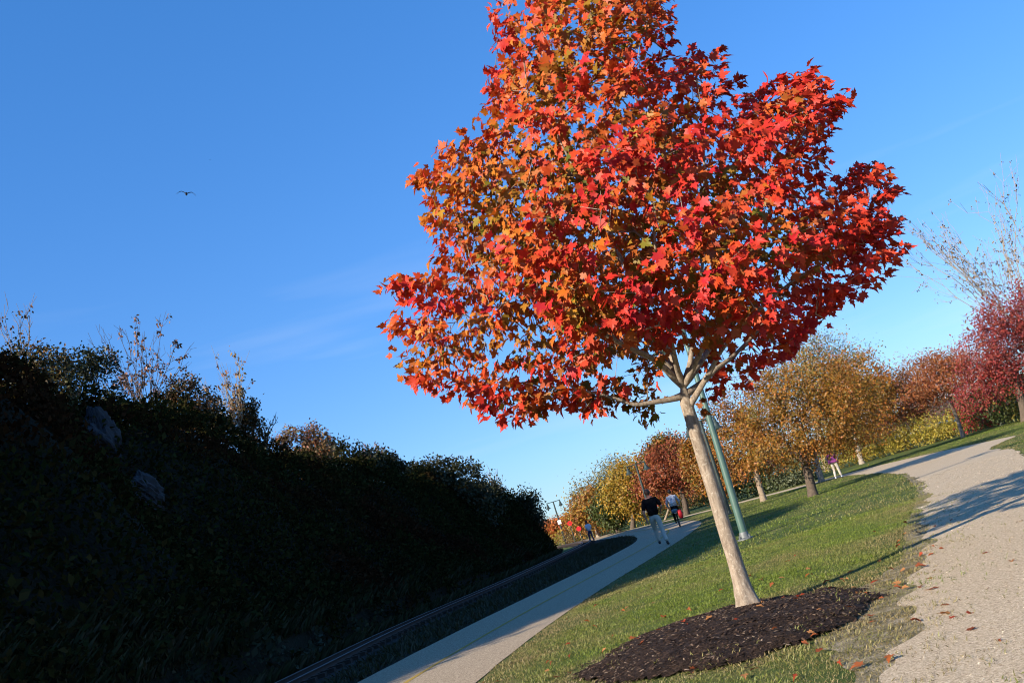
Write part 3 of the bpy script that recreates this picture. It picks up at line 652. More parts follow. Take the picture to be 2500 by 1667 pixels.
for c in LEAF_COLS:
    for cu in (0.5, 1.1, 2.0):
        V_ = MAPLE[0]*np.array([1, 1, cu]); leaf_meshes.append((np.array(c), raw_mesh('leaf', V_, MAPLE[1], cols=np.repeat([c], len(V_), 0))))
        leaf_meshes[-1][1].materials.append(MT['maple_leaf'])
fallen_meshes = []
for c in [(0.22, 0.06, 0.025), (0.34, 0.10, 0.035), (0.42, 0.19, 0.07), (0.34, 0.055, 0.022), (0.40, 0.11, 0.03)]:
    for cu in (1.2, 2.4, 3.4):
        V_ = MAPLE[0]*np.array([0.8, 1, cu]); fallen_meshes.append(raw_mesh('fallen_leaf', V_, MAPLE[1], cols=np.repeat([c], len(V_), 0))); fallen_meshes[-1].materials.append(MT['maple_leaf'])
Xf, Yf, Zf = frames(LT[big], LN[big])
def put_leaf(name, me, P, X, Y, Z, s, parent=None):
    o = bpy.data.objects.new(name, me); COL.objects.link(o)
    m = Matrix(((X[0], Y[0], Z[0]), (X[1], Y[1], Z[1]), (X[2], Y[2], Z[2]))).to_4x4()
    o.matrix_world = Matrix.Translation(Vector(P)) @ m @ Matrix.Scale(float(s), 4)
    if parent is not None: o.parent = parent
    return o
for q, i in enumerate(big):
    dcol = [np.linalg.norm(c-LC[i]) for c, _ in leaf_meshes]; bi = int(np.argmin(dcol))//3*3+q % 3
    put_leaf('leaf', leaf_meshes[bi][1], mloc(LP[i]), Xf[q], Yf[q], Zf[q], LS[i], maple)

# ------------------------------------------------------------------ other trees
def bushy(P, c, n_tot): pass
def clump_points(ells, n, hollow=0.55, seed=0, gap=0.25):
    """cluster centres in a union of ellipsoids, mostly near the surface, with gaps."""
    out = []; vols = np.array([e[3]*e[4]*e[5] for e in ells])**0.67; vols = vols/vols.sum(); tries = 0
    while len(out) < n and tries < n*40:
        tries += 1
        e = ells[rng.choice(len(ells), p=vols)]; v = unit(rng.normal(size=3)); rad = hollow+(1.06-hollow)*rng.random()**0.6
        rad *= 0.80+0.42*vnoise(v[0]*2+seed, v[2]*2+v[1], 0.7, seed+3)
        p = np.array(e[:3])+v*rad*np.array(e[3:6])
        if vnoise(p[0]+p[1]*.7, p[2]+p[1]*.3, 0.7, seed+11) < gap and rng.random() < 0.85: continue
        if p[2] < 0.25: continue
        out.append(p)
    return np.array(out)
def foliage_leaves(C, centre, per, spread, size, pal, w=None, droop=0.5, var=0.2, hue=None):
    n = len(C)*per; c = np.repeat(C, per, 0); o = unit(c-np.array(centre))
    P = c+rng.normal(size=(n, 3))*spread
    tip = o*0.5+rng.normal(size=(n, 3))*0.8+np.array([0, 0, -droop]); nrm = o*0.6+np.array([0, 0, 0.5])+rng.normal(size=(n, 3))*0.7
    base = np.repeat(pick(pal, len(C), w, 0.26), per, 0); col = 0.5*base+0.5*pick(pal, n, w, var)
    if hue is not None: col = hue(P, col)
    return P, tip, nrm, rng.uniform(0.7, 1.3, n)*size, col
def tree(name, label, base, trunk_pts, trunk_r, ells, n_cl, per, spread, size, pal, w=None, bark='bark_mid', cat='tree', group=None, hollow=0.5, gap=0.22, seed=1, hue=None, nbranch=None, tip_r=0.008):
    base = np.array(base, float); root = thing(name, base, label, cat, group)
    nodes = []; par = []; tp_ = spline(np.vstack([base-np.array([0, 0, 0.08])]+[np.array(q) for q in trunk_pts]), 3)
    i0 = chain(nodes, par, [tp_[0]], -1); i1 = chain(nodes, par, tp_[1:], 0)
    C = clump_points(ells, int(n_cl*0.95), hollow, seed, gap); per = int(per*1.75); size = size*1.10; spread = spread*1.12
    sub = C[rng.permutation(len(C))[:(nbranch or max(20, len(C)//3))]]
    N_, P_, r_, tips_ = grow(nodes, par, sub, tp_[-1], steps=3, wig=0.18, up=0.05, tip_r=tip_r)
    k = len(tp_); r_ = np.minimum(r_, trunk_r*0.62); r_[:k] = np.linspace(trunk_r*1.0, trunk_r*0.75, k); r_[0] = trunk_r*1.35
    Vt, Ft = skeleton_mesh(N_, P_, r_, 8, skip=set(range(k, len(N_))))
    Vb, Fb = skeleton_mesh(N_, P_, r_, 5, skip=set(range(0, k)))
    obj('trunk', Vt-base, Ft, MT[bark], root, smooth=True)
    stuff(obj('branches', Vb-base, Fb, MT[bark], root, smooth=True))
    P, tip, nrm, s, col = foliage_leaves(C, np.mean([e[:3] for e in ells], axis=0)-np.array([0, 0, 0.4]), per, spread, size, pal, w, hue=hue)
    leaf_obj('crown', RHOMB, P-base, tip, nrm, s, col, MT['leaf'], root)
    return root
def E(px, py, Y, rxp, rzp, ryf=1.0):          # crown lobe from its outline in the photo, at the tree's distance
    c = at(px, py, Y); k = Y/FPX; return (c[0], c[1], c[2], rxp*k, rxp*k*ryf, rzp*k)
def tline(Y, *pts): return [at(a, b, Y) for a, b in pts]
def gbase(px, py): p = G(px, py); p[2] = 0; return p
OLIVE = [(0.36, 0.13, 0.016), (0.19, 0.135, 0.02), (0.085, 0.098, 0.02), (0.37, 0.17, 0.018), (0.30, 0.07, 0.02)]
RUST = [(0.2693, 0.0763, 0.0269), (0.3231, 0.1167, 0.0269), (0.2154, 0.0539, 0.0269), (0.3052, 0.1616, 0.0359)]
YELLOW = [(0.377, 0.2154, 0.018), (0.3231, 0.2244, 0.0269), (0.1975, 0.1795, 0.0269), (0.359, 0.1526, 0.018)]
GREEN = [(0.06, 0.08, 0.016), (0.088, 0.1, 0.02), (0.04, 0.06, 0.0144)]
SAGE = [(0.1975, 0.1795, 0.0898), (0.2513, 0.2244, 0.1167), (0.1436, 0.1436, 0.0673)]
BURG = [(0.24, 0.028, 0.03), (0.30, 0.045, 0.032), (0.17, 0.022, 0.026), (0.27, 0.085, 0.035)]
DEEPRED = [(0.2693, 0.0539, 0.0269), (0.3231, 0.0808, 0.0269), (0.1975, 0.0404, 0.0224), (0.2693, 0.1167, 0.0269)]
b = gbase(1985, 1210); Y = b[1]
tree('crabapple_tree', 'broad olive and orange crab apple with short dark trunk, before the purple walker', b,
     tline(Y, (1975, 1165), (1962, 1120), (1950, 1085)), 0.19,
     [E(1935, 1030, Y, 130, 95), E(2040, 1000, Y, 110, 100), E(1870, 1060, Y-.4, 110, 75), E(1960, 940, Y, 120, 90), E(2060, 930, Y, 85, 80), E(2010, 1050, Y-1, 90, 60), E(1890, 960, Y, 80, 70), E(1900, 1095, Y-.8, 85, 40), E(2080, 1065, Y, 70, 45), E(1990, 1095, Y+.8, 60, 30)],
     430, 34, 0.16, 0.088, OLIVE, [3, 3, 2.2, 2, 1.6], 'bark_dark', hollow=0.35, gap=0.2, seed=3, group='crab apple trees on the lawn')
b = gbase(1862, 1214); Y = b[1]-8; b = np.array([at(1862, 1214, Y)[0], Y, 0])
tree('crabapple_tree', 'crab apple with rusty leaf tips directly behind the green lamp post', b, tline(Y, (1850, 1170), (1843, 1135), (1832, 1100)), 0.16,
     [E(1790, 1090, Y, 100, 70), E(1860, 1020, Y, 115, 90), E(1770, 1020, Y, 70, 60), E(1740, 1130, Y, 55, 45), E(1800, 1145, Y, 60, 35), E(1870, 1120, Y+.6, 60, 40)], 330, 30, 0.2, 0.11, OLIVE, [3, 2, 2, 2, 2.4], 'bark_mid', hollow=0.35, seed=4, group='crab apple trees on the lawn')
b = gbase(2006, 1176); Y = b[1]
tree('crabapple_tree', 'golden crab apple with pale straight trunk beside the purple walker', b, tline(Y, (1998, 1145), (1988, 1110), (1980, 1080)), 0.17,
     [E(2030, 960, Y, 90, 80), E(2090, 1010, Y, 75, 70), E(2120, 960, Y, 60, 60)], 200, 26, 0.26, 0.13, OLIVE, [3, 2, 1, 3, 1], 'bark_pale', hollow=0.4, seed=5, group='crab apple trees on the lawn')
b = np.array([at(2098, 1112, 70)[0], 70, 0])
tree('crabapple_tree', 'amber crab apple whose white trunk rises out of the yellow shrubs', b, tline(70, (2095, 1100), (2088, 1070), (2080, 1040)), 0.2,
     [E(2110, 1000, 70, 70, 65), E(2150, 960, 70, 50, 50), E(2080, 920, 70, 80, 60)], 170, 24, 0.32, 0.16, OLIVE, [4, 1, 1, 3, 2], 'bark_pale', hollow=0.4, seed=6, group='crab apple trees on the lawn')
Y = 82
tree('willow_tree', 'tall pale sage tree rising behind the broad crab apple', np.array([at(2010, 1120, Y)[0], Y, 0]), tline(Y, (1995, 1040), (1985, 980)), 0.3,
     [E(1995, 880, Y, 75, 55), E(2060, 905, Y, 65, 45), E(1930, 920, Y, 60, 50), E(1985, 850, Y, 30, 30)], 260, 20, 0.5, 0.17, SAGE, None, 'bark_mid', hollow=0.2, gap=0.35, seed=7)
b = gbase(2221, 1096); Y = b[1]
tree('hawthorn_tree', 'rust orange tree with a leaning bare trunk above the yellow shrubs', b, tline(Y, (2205, 1062), (2192, 1030), (2178, 1010)), 0.2,
     [E(2190, 975, Y, 75, 55), E(2150, 1000, Y, 45, 40), E(2215, 930, Y, 55, 45), E(2240, 970, Y, 45, 45)], 250, 26, 0.32, 0.14, RUST, [3, 3, 2, 3], 'bark_pale', hollow=0.35, gap=0.3, seed=8, group='rusty hawthorn trees')
b = gbase(2352, 1067); Y = b[1]
tree('hawthorn_tree', 'rust red umbrella-shaped tree on a tall slim trunk where the gravel path bends', b, tline(Y, (2340, 1030), (2328, 1000), (2318, 970)), 0.13,
     [E(2310, 930, Y, 105, 50), E(2260, 950, Y, 60, 40), E(2350, 900, Y, 70, 45), E(2290, 890, Y, 60, 35)], 290, 26, 0.25, 0.115, RUST, [3.5, 2.5, 2.5, 1], 'bark_pale', hollow=0.3, gap=0.3, seed=9, group='rusty hawthorn trees')
Y = 56
tree('burgundy_tree', 'large burgundy red tree spreading over the green shrubs beyond the gravel bend', np.array([at(2500, 1020, Y)[0], Y, 0]), tline(Y, (2490, 960), (2478, 900)), 0.22,
     [E(2450, 830, Y, 95, 75), E(2480, 760, Y, 85, 70), E(2400, 890, Y, 70, 60), E(2540, 830, Y, 100, 110), E(2380, 960, Y, 45, 35), E(2430, 930, Y, 60, 50)], 520, 26, 0.24, 0.12, BURG, [3, 3, 2, 1.4], 'bark_dark', hollow=0.3, gap=0.25, seed=10)
# distant trees beyond the bend of the paved path
def far_tree(name, label, px, py, Y, lobes, pal, n=170, per=22, size=0.17, spread=0.32, tr=0.16, w=None, bark='bark_dark', seed=1, top=None, **kw):
    bx = at(px, py, Y); base = np.array([bx[0], Y, 0.0]); ells = [E(a, c, Y, r1, r2) for a, c, r1, r2 in lobes]
    top = top or (lobes[0][0], lobes[0][1]+lobes[0][3]*0.4)
    mid = ((px*0.5+top[0]*0.5)+3, (py*0.5+top[1]*0.5))
    return tree(name, label, base, tline(Y, mid, top), tr, ells, n, per, spread, size, pal, w, bark, seed=seed, group=kw.pop('group', 'trees beyond the path bend'), **kw)
far_tree('rusty_tree', 'rust red tree with a dark forked trunk beyond the cyclist', 1676, 1257, 74, [(1640, 1150, 55, 45), (1660, 1110, 45, 40), (1600, 1150, 45, 50), (1685, 1165, 40, 40), (1590, 1200, 38, 36)], DEEPRED, 300, 24, 0.16, 0.32, 0.24, seed=21, top=(1660, 1190), hollow=0.35)
far_tree('yellow_tree', 'golden yellow tree with green lower leaves left of the rust red tree', 1545, 1292, 84, [(1540, 1170, 50, 40), (1550, 1145, 40, 30), (1520, 1205, 45, 40), (1565, 1215, 40, 35)], YELLOW, 300, 22, 0.19, 0.36, 0.2, seed=22, w=[3, 2, 2.5, 2])
far_tree('evergreen_tree', 'dark green rounded tree wedged between the golden and orange trees', 1512, 1302, 86, [(1480, 1240, 32, 35), (1492, 1215, 32, 28), (1500, 1255, 30, 22)], GREEN, 190, 22, 0.2, 0.34, 0.22, seed=23)
far_tree('orange_tree', 'orange and olive tree with pale crooked branches left of the dark green tree', 1462, 1313, 92, [(1435, 1245, 42, 28), (1450, 1220, 30, 22), (1420, 1265, 35, 24), (1465, 1265, 30, 20)], YELLOW+RUST, 230, 22, 0.19, 0.36, 0.2, bark='bark_pale', seed=24)
far_tree('poplar_tree', 'tall thin grey green tree standing behind the golden tree', 1490, 1285, 118, [(1485, 1175, 38, 38), (1505, 1145, 24, 25), (1462, 1200, 25, 25)], SAGE, 120, 16, 0.22, 0.6, 0.25, seed=25, hollow=0.1, gap=0.4)
far_tree('poplar_tree', 'thin grey green treetop behind the orange tree', 1430, 1300, 118, [(1425, 1215, 25, 28), (1412, 1235, 18, 18)], SAGE+YELLOW, 70, 16, 0.22, 0.6, 0.2, seed=26, hollow=0.1, gap=0.4)
far_tree('oak_tree', 'olive brown treetop rising behind the rust red tree', 1650, 1240, 112, [(1620, 1090, 32, 22), (1635, 1110, 36, 22), (1600, 1112, 22, 16)], OLIVE+GREEN, 180, 20, 0.26, 0.42, 0.3, seed=27, hollow=0.3)
far_tree('amber_tree', 'amber tree filling the gap between the maple trunk and the lamp post', 1752, 1245, 66, [(1715, 1150, 35, 45), (1730, 1100, 40, 40), (1750, 1170, 35, 30), (1700, 1110, 28, 32)], OLIVE, 230, 22, 0.16, 0.3, 0.15, seed=28, group=None)
far_tree('crooked_tree', 'pale crooked trunk with a small orange crown beside the cyclist', 1622, 1268, 80, [(1635, 1195, 26, 18), (1600, 1205, 28, 18), (1655, 1180, 20, 16)], RUST+YELLOW, 90, 20, 0.17, 0.3, bark='bark_mid', seed=29, tr=0.09, top=(1640, 1205))
far_tree('orange_shrub_tree', 'small bright orange tree near the white post by the far lamp', 1352, 1325, 108, [(1340, 1300, 16, 14), (1352, 1290, 20, 14), (1370, 1285, 18, 14)], [(0.48, 0.14, 0.02), (0.42, 0.2, 0.03), (0.5, 0.08, 0.03)], 110, 18, 0.2, 0.36, 0.1, seed=30)
far_tree('olive_tree', 'olive and red tree behind the red discs', 1402, 1318, 112, [(1390, 1288, 22, 18), (1402, 1270, 22, 16), (1378, 1300, 15, 12)], YELLOW+GREEN+RUST, 120, 18, 0.22, 0.4, 0.12, seed=31)
far_tree('conifer_tree', 'dusty grey green conifers showing past the end of the dark hillside', 1312, 1330, 118, [(1300, 1312, 12, 18), (1316, 1310, 12, 18), (1290, 1318, 10, 15)], [(0.10, 0.11, 0.10), (0.14, 0.15, 0.13)], 90, 16, 0.22, 0.4, 0.15, seed=32)
# ------------------------------------------------------------------ shrubs
def shrub(name, label, base, ells, n, per, spread, size, pal, w=None, group=None, seed=1, cat='shrub', gap=0.12, hollow=0.4, stems=5):
    base = np.array(base, float); root = thing(name, base, label, cat, group)
    C = clump_points(ells, n, hollow, seed, gap); nodes = [base-np.array([0, 0, 0.05])]; par = [-1]
    cen = np.mean([e[:3] for e in ells], axis=0)
    chain(nodes, par, [base+(cen-base)*0.3], 0)
    sub = C[rng.permutation(len(C))[:max(8, len(C)//5)]]; N_, P_, r_, _ = grow(nodes, par, sub, base, steps=2, wig=0.2, tip_r=0.005)
    Vb, Fb = skeleton_mesh(N_, P_, np.minimum(r_, 0.05), 5); obj('stems', Vb-base, Fb, MT['bark_dark'], root)
    P, tip, nrm, s, col = foliage_leaves(C, cen-np.array([0, 0, 0.3]), per, spread, size, pal, w); leaf_obj('crown', RHOMB, P-base, tip, nrm, s, col, MT['leaf'], root)
    return root
YSH = [(0.359, 0.2693, 0.0269), (0.2693, 0.2334, 0.0314), (0.1795, 0.1795, 0.0269), (0.3231, 0.1975, 0.0269)]
HEDGE_LABELS = ['low yellow green shrub at the foot of the white-trunked amber tree', 'yellow shrub just right of the white-trunked amber tree', 'yellow shrub between the amber tree and the leaning rusty tree', 'yellow shrub just before the leaning bare trunk', 'yellow shrub just beyond the leaning bare trunk', 'yellow shrub midway between the two rusty trees', 'yellow shrub just left of the slim umbrella-shaped tree', 'green flecked shrub just right of the slim umbrella-shaped tree', 'green flecked shrub below the scarlet shrub', 'green flecked shrub below the burgundy trunk']
hedge_px = [(2065, 1118), (2105, 1108), (2150, 1095), (2195, 1085), (2245, 1070), (2290, 1058), (2330, 1050), (2385, 1040), (2430, 1032), (2480, 1020)]
for i, (px, py) in enumerate(hedge_px):
    Y = 74-i*1.0; c = at(px, py-6, Y); h = 1.9+0.5*math.sin(i*2.1)
    shrub('yellow_shrub', HEDGE_LABELS[i], (c[0], Y, 0),
          [(c[0], Y, h*0.42, 1.5, 1.2, h*0.55), (c[0]+0.8, Y+.5, h*0.35, 1.1, 1.0, h*0.42)], 100, 16, 0.22, 0.14, YSH if i < 7 else YSH[1:]+GREEN, None, 'yellow shrubs edging the lawn', seed=40+i)
for i, (px, py, Y, r, h, pal, lab) in enumerate([
        (2290, 1000, 82, 3.2, 3.6, GREEN+SAGE, 'grey green thicket behind the rusty trees'), (2150, 1050, 86, 3.4, 3.4, GREEN+SAGE, 'dull green thicket behind the amber tree'),
        (2385, 985, 66, 1.6, 2.6, [(0.42, 0.03, 0.04), (0.34, 0.04, 0.04)], 'scarlet shrub under the burgundy tree'), (2440, 975, 60, 2.6, 3.0, GREEN+[(0.05, 0.06, 0.02)], 'dark green shrub under the burgundy tree'),
        (2500, 950, 58, 2.2, 4.0, YSH+GREEN, 'yellow green tall shrub at the foot of the burgundy tree'),
        (1890, 1170, 66, 2.4, 2.2, GREEN, 'rounded dark green bush behind the broad crab apple'), (1840, 1190, 68, 2.0, 1.9, GREEN, 'low green bush behind the lamp post'),
        (1930, 1165, 64, 1.4, 1.6, [(0.09, 0.11, 0.05), (0.13, 0.14, 0.07)], 'small blue green spruce bush near the reddish flower bed'),
        (2010, 1120, 78, 2.6, 2.2, YSH+GREEN, 'yellow flecked bush behind the purple walker'),
        (1595, 1240, 92, 3.0, 2.2, GREEN+YELLOW, 'shaggy green bush behind the black-shirted walker'), (1500, 1285, 96, 3.0, 2.2, GREEN+SAGE, 'brown green thicket under the golden tree'),
        (1420, 1308, 98, 2.6, 1.7, [(0.16, 0.075, 0.03), (0.12, 0.09, 0.03)], 'clipped russet brown hedge near the far walker'), (1700, 1215, 92, 2.2, 1.5, GREEN+YELLOW, 'low olive bush left of the maple trunk'),
        (1730, 1205, 94, 2.2, 1.8, RUST+GREEN, 'low rusty bush right of the maple trunk'), (1375, 1325, 104, 3.4, 1.3, YSH, 'yellow weeds at the foot of the far lamp'), (1650, 1232, 110, 3.0, 2.6, RUST, 'russet bush far behind the cyclist')]):
    c = at(px, py, Y)
    shrub('bush', lab, (c[0], Y, 0), [(c[0], Y, h*0.45, r, r*0.7, h*0.55), (c[0]+r*.5, Y-.4, h*0.35, r*.6, r*.6, h*0.45)], 130, 18, 0.26, 0.17, pal, None, None, seed=60+i)

# nearly bare trees
def twiggy(name, label, base, limbs, height, spread, pal, n_leaf, leaf, bark='bark_mid', lean=(0, 0), r0=0.04, cat='tree', group=None, trunk=0.15, twigs=7, twig_r=0.006, clump=3, curve=0.25):
    """straight limbs fanning from a short stem, each with forward-pointing twigs; leaves hang in small bunches."""
    base = np.array(base, float); root = thing(name, base, label, cat, group); nodes = [base-np.array([0, 0, .1])]; par = [-1]
    t0 = base+np.array([lean[0]*trunk, lean[1]*trunk, height*trunk]); chain(nodes, par, [t0], 0); ends = []
    for i in range(limbs):
        a = rng.random()*6.283; q = math.sqrt((i+0.5)/limbs)*spread; L = height*(1-trunk)*rng.uniform(0.72, 1.0)*(1-0.25*(q/max(spread, 1e-3))**2)
        top = t0+np.array([math.cos(a)*q+lean[0], math.sin(a)*q+lean[1], L]); m = 7; pts = []
        for k_ in range(1, m+1):
            u = k_/m; p = t0*(1-u)+top*u; p[2] += curve*q*0.35*math.sin(math.pi*u)*-1; p[:2] += rng.normal(size=2)*0.02*height*0.5; pts.append(p)
        ids = chain(nodes, par, pts, 1)
        for w_ in range(twigs):
            st = ids[int(rng.integers(1, m-1))]; d_ = unit(np.array(top-t0)); v = unit(d_+rng.normal(size=3)*0.42+np.array([0, 0, 0.12])); l_ = height*rng.uniform(0.07, 0.19)
            e1 = nodes[st]+v*l_*0.5+rng.normal(size=3)*0.012*height; e2 = nodes[st]+v*l_+np.array([0, 0, 0.02*height])
            tw = chain(nodes, par, [e1, e2], st); ends += tw
            if rng.random() < 0.6: v2 = unit(v+rng.normal(size=3)*0.5); ends += chain(nodes, par, [e1+v2*l_*0.45], tw[0])
        ends += ids[3:]
    N_ = np.array(nodes); P_ = np.array(par); r_ = np.zeros(len(N_)); acc = np.zeros(len(N_))
    for i in range(len(N_)-1, -1, -1):
        r_[i] = max(twig_r, acc[i]**(1/2.2))
        if P_[i] >= 0: acc[P_[i]] += r_[i]**2.2
    Vb, Fb = skeleton_mesh(N_, P_, np.minimum(r_, r0), 5); obj('trunk', Vb-base, Fb, MT[bark], root)
    k_ = max(1, n_leaf//clump); ii = rng.choice(np.array(ends), k_); P = N_[ii]+(N_[P_[ii]]-N_[ii])*rng.random((k_, 1)); P = np.repeat(P, clump, 0); n_ = len(P); P = P+rng.normal(size=(n_, 3))*leaf*0.45
    leaf_obj('crown', RHOMB, P-base, rng.normal(size=(n_, 3))*0.6+np.array([0, 0, -0.8]), rng.normal(size=(n_, 3))+np.array([0, 0, .4]), leaf*rng.uniform(.7, 1.3, n_), pick(pal, n_), MT['leaf'], root)
    return root
Y = 58; c = at(2660, 940, Y)
twiggy('bare_tree', 'nearly leafless pale tree with a few tan leaves above the burgundy tree', (c[0], Y+4, 0), 22, 16.0, 5.8, [(0.26, 0.17, 0.09), (0.20, 0.12, 0.06), (0.10, 0.065, 0.035)], 1500, 0.15, 'bark_pale', (-0.3, 0), 0.12, trunk=0.3, twigs=10, twig_r=0.0075)

# ------------------------------------------------------------------ the overgrown hillside
def hill_hit(px, py):
    d = ray(px, py); d = d/d[1]
    for Y in np.arange(8, 90, 0.1):
        p = np.array([0, 0, EYE])+d*Y
        if p[0] < hill_base(Y) and hill_z(p[0], Y) >= p[2]: return p
    return None
def hillside_cover(n, smin, smax, seed):
    y = rng.uniform(4, 84, n); s = rng.uniform(smin, smax, n)*crest_off(y); x = hill_base(y)-s; z0 = hill_z(x, y)
    lump = fbm(x*1.0+y*0.2, y, 2.1, seed); lump2 = fbm(x, y+x*.3, 0.8, seed+5); top = VEG*(0.10+2.1*np.clip(lump-0.33, 0, 1)+0.7*np.clip(lump2-0.4, 0, 1))*np.clip(np.interp(y, CT_Y, CT_Z)/3, 0.1, 1)
    z = z0+top*(0.25+0.75*rng.random(n)**0.55)
    return x, y, z
n = 225000; x, y, z = hillside_cover(n, -0.06, 1.55, 13)
x = x+rng.normal(size=n)*0.12
out_ = np.c_[0.8*np.ones(n), -0.15*np.ones(n), 0.5*np.ones(n)]
patch = fbm(x*1.3, z+y*0.5, 2.2, 71)
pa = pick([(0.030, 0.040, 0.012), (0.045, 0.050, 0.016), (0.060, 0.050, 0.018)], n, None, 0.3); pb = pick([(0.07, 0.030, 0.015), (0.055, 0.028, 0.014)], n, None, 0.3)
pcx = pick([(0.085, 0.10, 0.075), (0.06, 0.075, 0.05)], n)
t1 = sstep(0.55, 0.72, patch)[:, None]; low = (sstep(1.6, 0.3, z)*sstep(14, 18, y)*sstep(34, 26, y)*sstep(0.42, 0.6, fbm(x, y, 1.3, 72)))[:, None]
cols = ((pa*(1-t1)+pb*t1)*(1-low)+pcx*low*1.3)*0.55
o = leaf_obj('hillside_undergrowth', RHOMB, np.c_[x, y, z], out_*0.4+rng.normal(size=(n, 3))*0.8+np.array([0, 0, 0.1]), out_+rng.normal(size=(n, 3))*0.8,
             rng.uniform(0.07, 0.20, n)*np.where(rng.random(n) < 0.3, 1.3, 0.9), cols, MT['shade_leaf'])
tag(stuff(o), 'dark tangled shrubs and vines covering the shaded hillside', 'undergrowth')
# grass stalks and weeds at the foot
n = 26000; y = 8+60*rng.random(n)**1.3; x = hill_base(y)+rng.uniform(-0.9, 0.55, n); th = rng.random(n)*6.283
o = leaf_obj('foot_weeds', (BLADE[0]*np.array([0.7, 1, 1]), BLADE[1]), np.c_[x, y, np.maximum(hill_z(x, y)-0.05, -0.01)], np.c_[np.cos(th)*.5, np.sin(th)*.5, np.ones(n)], np.c_[np.cos(th), np.sin(th), np.zeros(n)],
             rng.uniform(0.15, 0.6, n), pick([(0.04, 0.045, 0.02), (0.07, 0.06, 0.035), (0.03, 0.036, 0.015)], n), MT['shade_leaf']); tag(stuff(o), 'tall weeds between the railbed and the dark hillside', 'weeds')
# rock outcrop showing through
def rock(name, label, px, py, size, seed):
    p = hill_hit(px, py)
    if p is None: return
    V = []; nu, nv = 48, 32
    for i in range(nv+1):
        for j in range(nu):
            th = 2*math.pi*j/nu; ph = math.pi*i/nv; v = np.array([math.sin(ph)*math.cos(th), math.sin(ph)*math.sin(th), math.cos(ph)])
            q1 = fbm(v[0]*1.6+seed*3.1+v[2]*0.8, v[1]*1.6+v[2]*1.9, 0.75, seed, 4); q2 = fbm(v[0]*4+v[2]*2.2, v[1]*4-v[2]*3.1, 0.6, seed+5, 3)
            f = 0.55+0.75*(np.floor(q1*9)/9*0.75+q1*0.25)+0.30*abs(q2-0.5)
            V.append(v*f*np.array(size))
    Fs = [(i*nu+j, i*nu+(j+1) % nu, (i+1)*nu+(j+1) % nu, (i+1)*nu+j) for i in range(nv) for j in range(nu)]
    p = p+np.array([0.12, 0.0, 0.0])
    tag(obj(name, V, Fs, MT['rock'], loc=tuple(p)), label, 'rock', 'rock faces in the dark hillside')
rock('rock_outcrop', 'blue grey bare rock face high in the dark hillside', 235, 1090, (0.45, 0.7, 0.9), 2)
rock('rock_outcrop', 'grey rock slab lower in the dark hillside', 335, 1215, (0.45, 0.8, 0.6), 3)
# shrubs and saplings along the skyline
def sky_shrub(name, label, px, py, Y, lobes, pal, n=90, per=20, size=0.16, spread=0.2, seed=0, w=None, cat='shrub', group='shrubs along the crest of the dark hillside'):
    ells = [E(a, b_, Y, r1, r2) for a, b_, r1, r2 in lobes]; c = at(px, py, Y)
    zb = float(hill_z(c[0], Y))
    for e in list(ells):                       # fill down to the slope
        zg = float(hill_z(e[0], e[1])); ells.append((e[0], e[1], max(zg+0.2, (zg+e[2])*0.5), e[3]*0.9, e[4]*0.9, max(e[5]*0.8, (e[2]-zg)*0.5)))
    n = int(n*1.5)
    return shrub(name, label, (c[0], Y, zb-0.05), ells, n, per, spread, size, pal, w, group, seed, cat)
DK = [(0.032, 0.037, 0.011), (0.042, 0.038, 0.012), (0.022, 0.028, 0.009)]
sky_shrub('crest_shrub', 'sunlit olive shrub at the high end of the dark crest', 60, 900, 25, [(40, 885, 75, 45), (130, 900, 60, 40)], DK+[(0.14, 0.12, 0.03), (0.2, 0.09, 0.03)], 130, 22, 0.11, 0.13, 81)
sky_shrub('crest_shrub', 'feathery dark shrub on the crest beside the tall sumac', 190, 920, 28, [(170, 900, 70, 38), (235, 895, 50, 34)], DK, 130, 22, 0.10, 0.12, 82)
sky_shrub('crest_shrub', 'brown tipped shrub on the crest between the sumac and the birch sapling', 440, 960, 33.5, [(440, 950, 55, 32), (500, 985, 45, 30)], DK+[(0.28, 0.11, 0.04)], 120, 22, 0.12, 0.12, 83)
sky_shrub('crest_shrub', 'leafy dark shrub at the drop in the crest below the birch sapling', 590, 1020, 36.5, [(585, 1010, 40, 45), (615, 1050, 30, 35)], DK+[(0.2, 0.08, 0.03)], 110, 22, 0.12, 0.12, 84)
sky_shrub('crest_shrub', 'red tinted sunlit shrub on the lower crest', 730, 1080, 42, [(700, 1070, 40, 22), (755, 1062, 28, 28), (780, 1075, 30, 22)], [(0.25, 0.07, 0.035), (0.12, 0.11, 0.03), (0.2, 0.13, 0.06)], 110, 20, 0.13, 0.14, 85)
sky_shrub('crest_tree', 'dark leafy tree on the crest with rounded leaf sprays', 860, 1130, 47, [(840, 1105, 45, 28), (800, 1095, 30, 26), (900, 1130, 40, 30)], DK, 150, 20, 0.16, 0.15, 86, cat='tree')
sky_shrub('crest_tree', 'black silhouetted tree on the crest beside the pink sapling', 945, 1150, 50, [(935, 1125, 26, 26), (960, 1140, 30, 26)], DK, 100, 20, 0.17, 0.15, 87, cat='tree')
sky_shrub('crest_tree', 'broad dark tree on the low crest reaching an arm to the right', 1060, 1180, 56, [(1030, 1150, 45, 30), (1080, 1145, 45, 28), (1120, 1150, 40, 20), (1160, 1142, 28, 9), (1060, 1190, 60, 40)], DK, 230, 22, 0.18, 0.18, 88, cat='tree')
sky_shrub('crest_tree', 'dark thin-topped tree between the broad dark tree and the end of the hillside', 1175, 1230, 62, [(1165, 1190, 30, 30), (1195, 1180, 22, 32), (1190, 1225, 40, 35)], DK, 150, 20, 0.18, 0.2, 89, cat='tree')
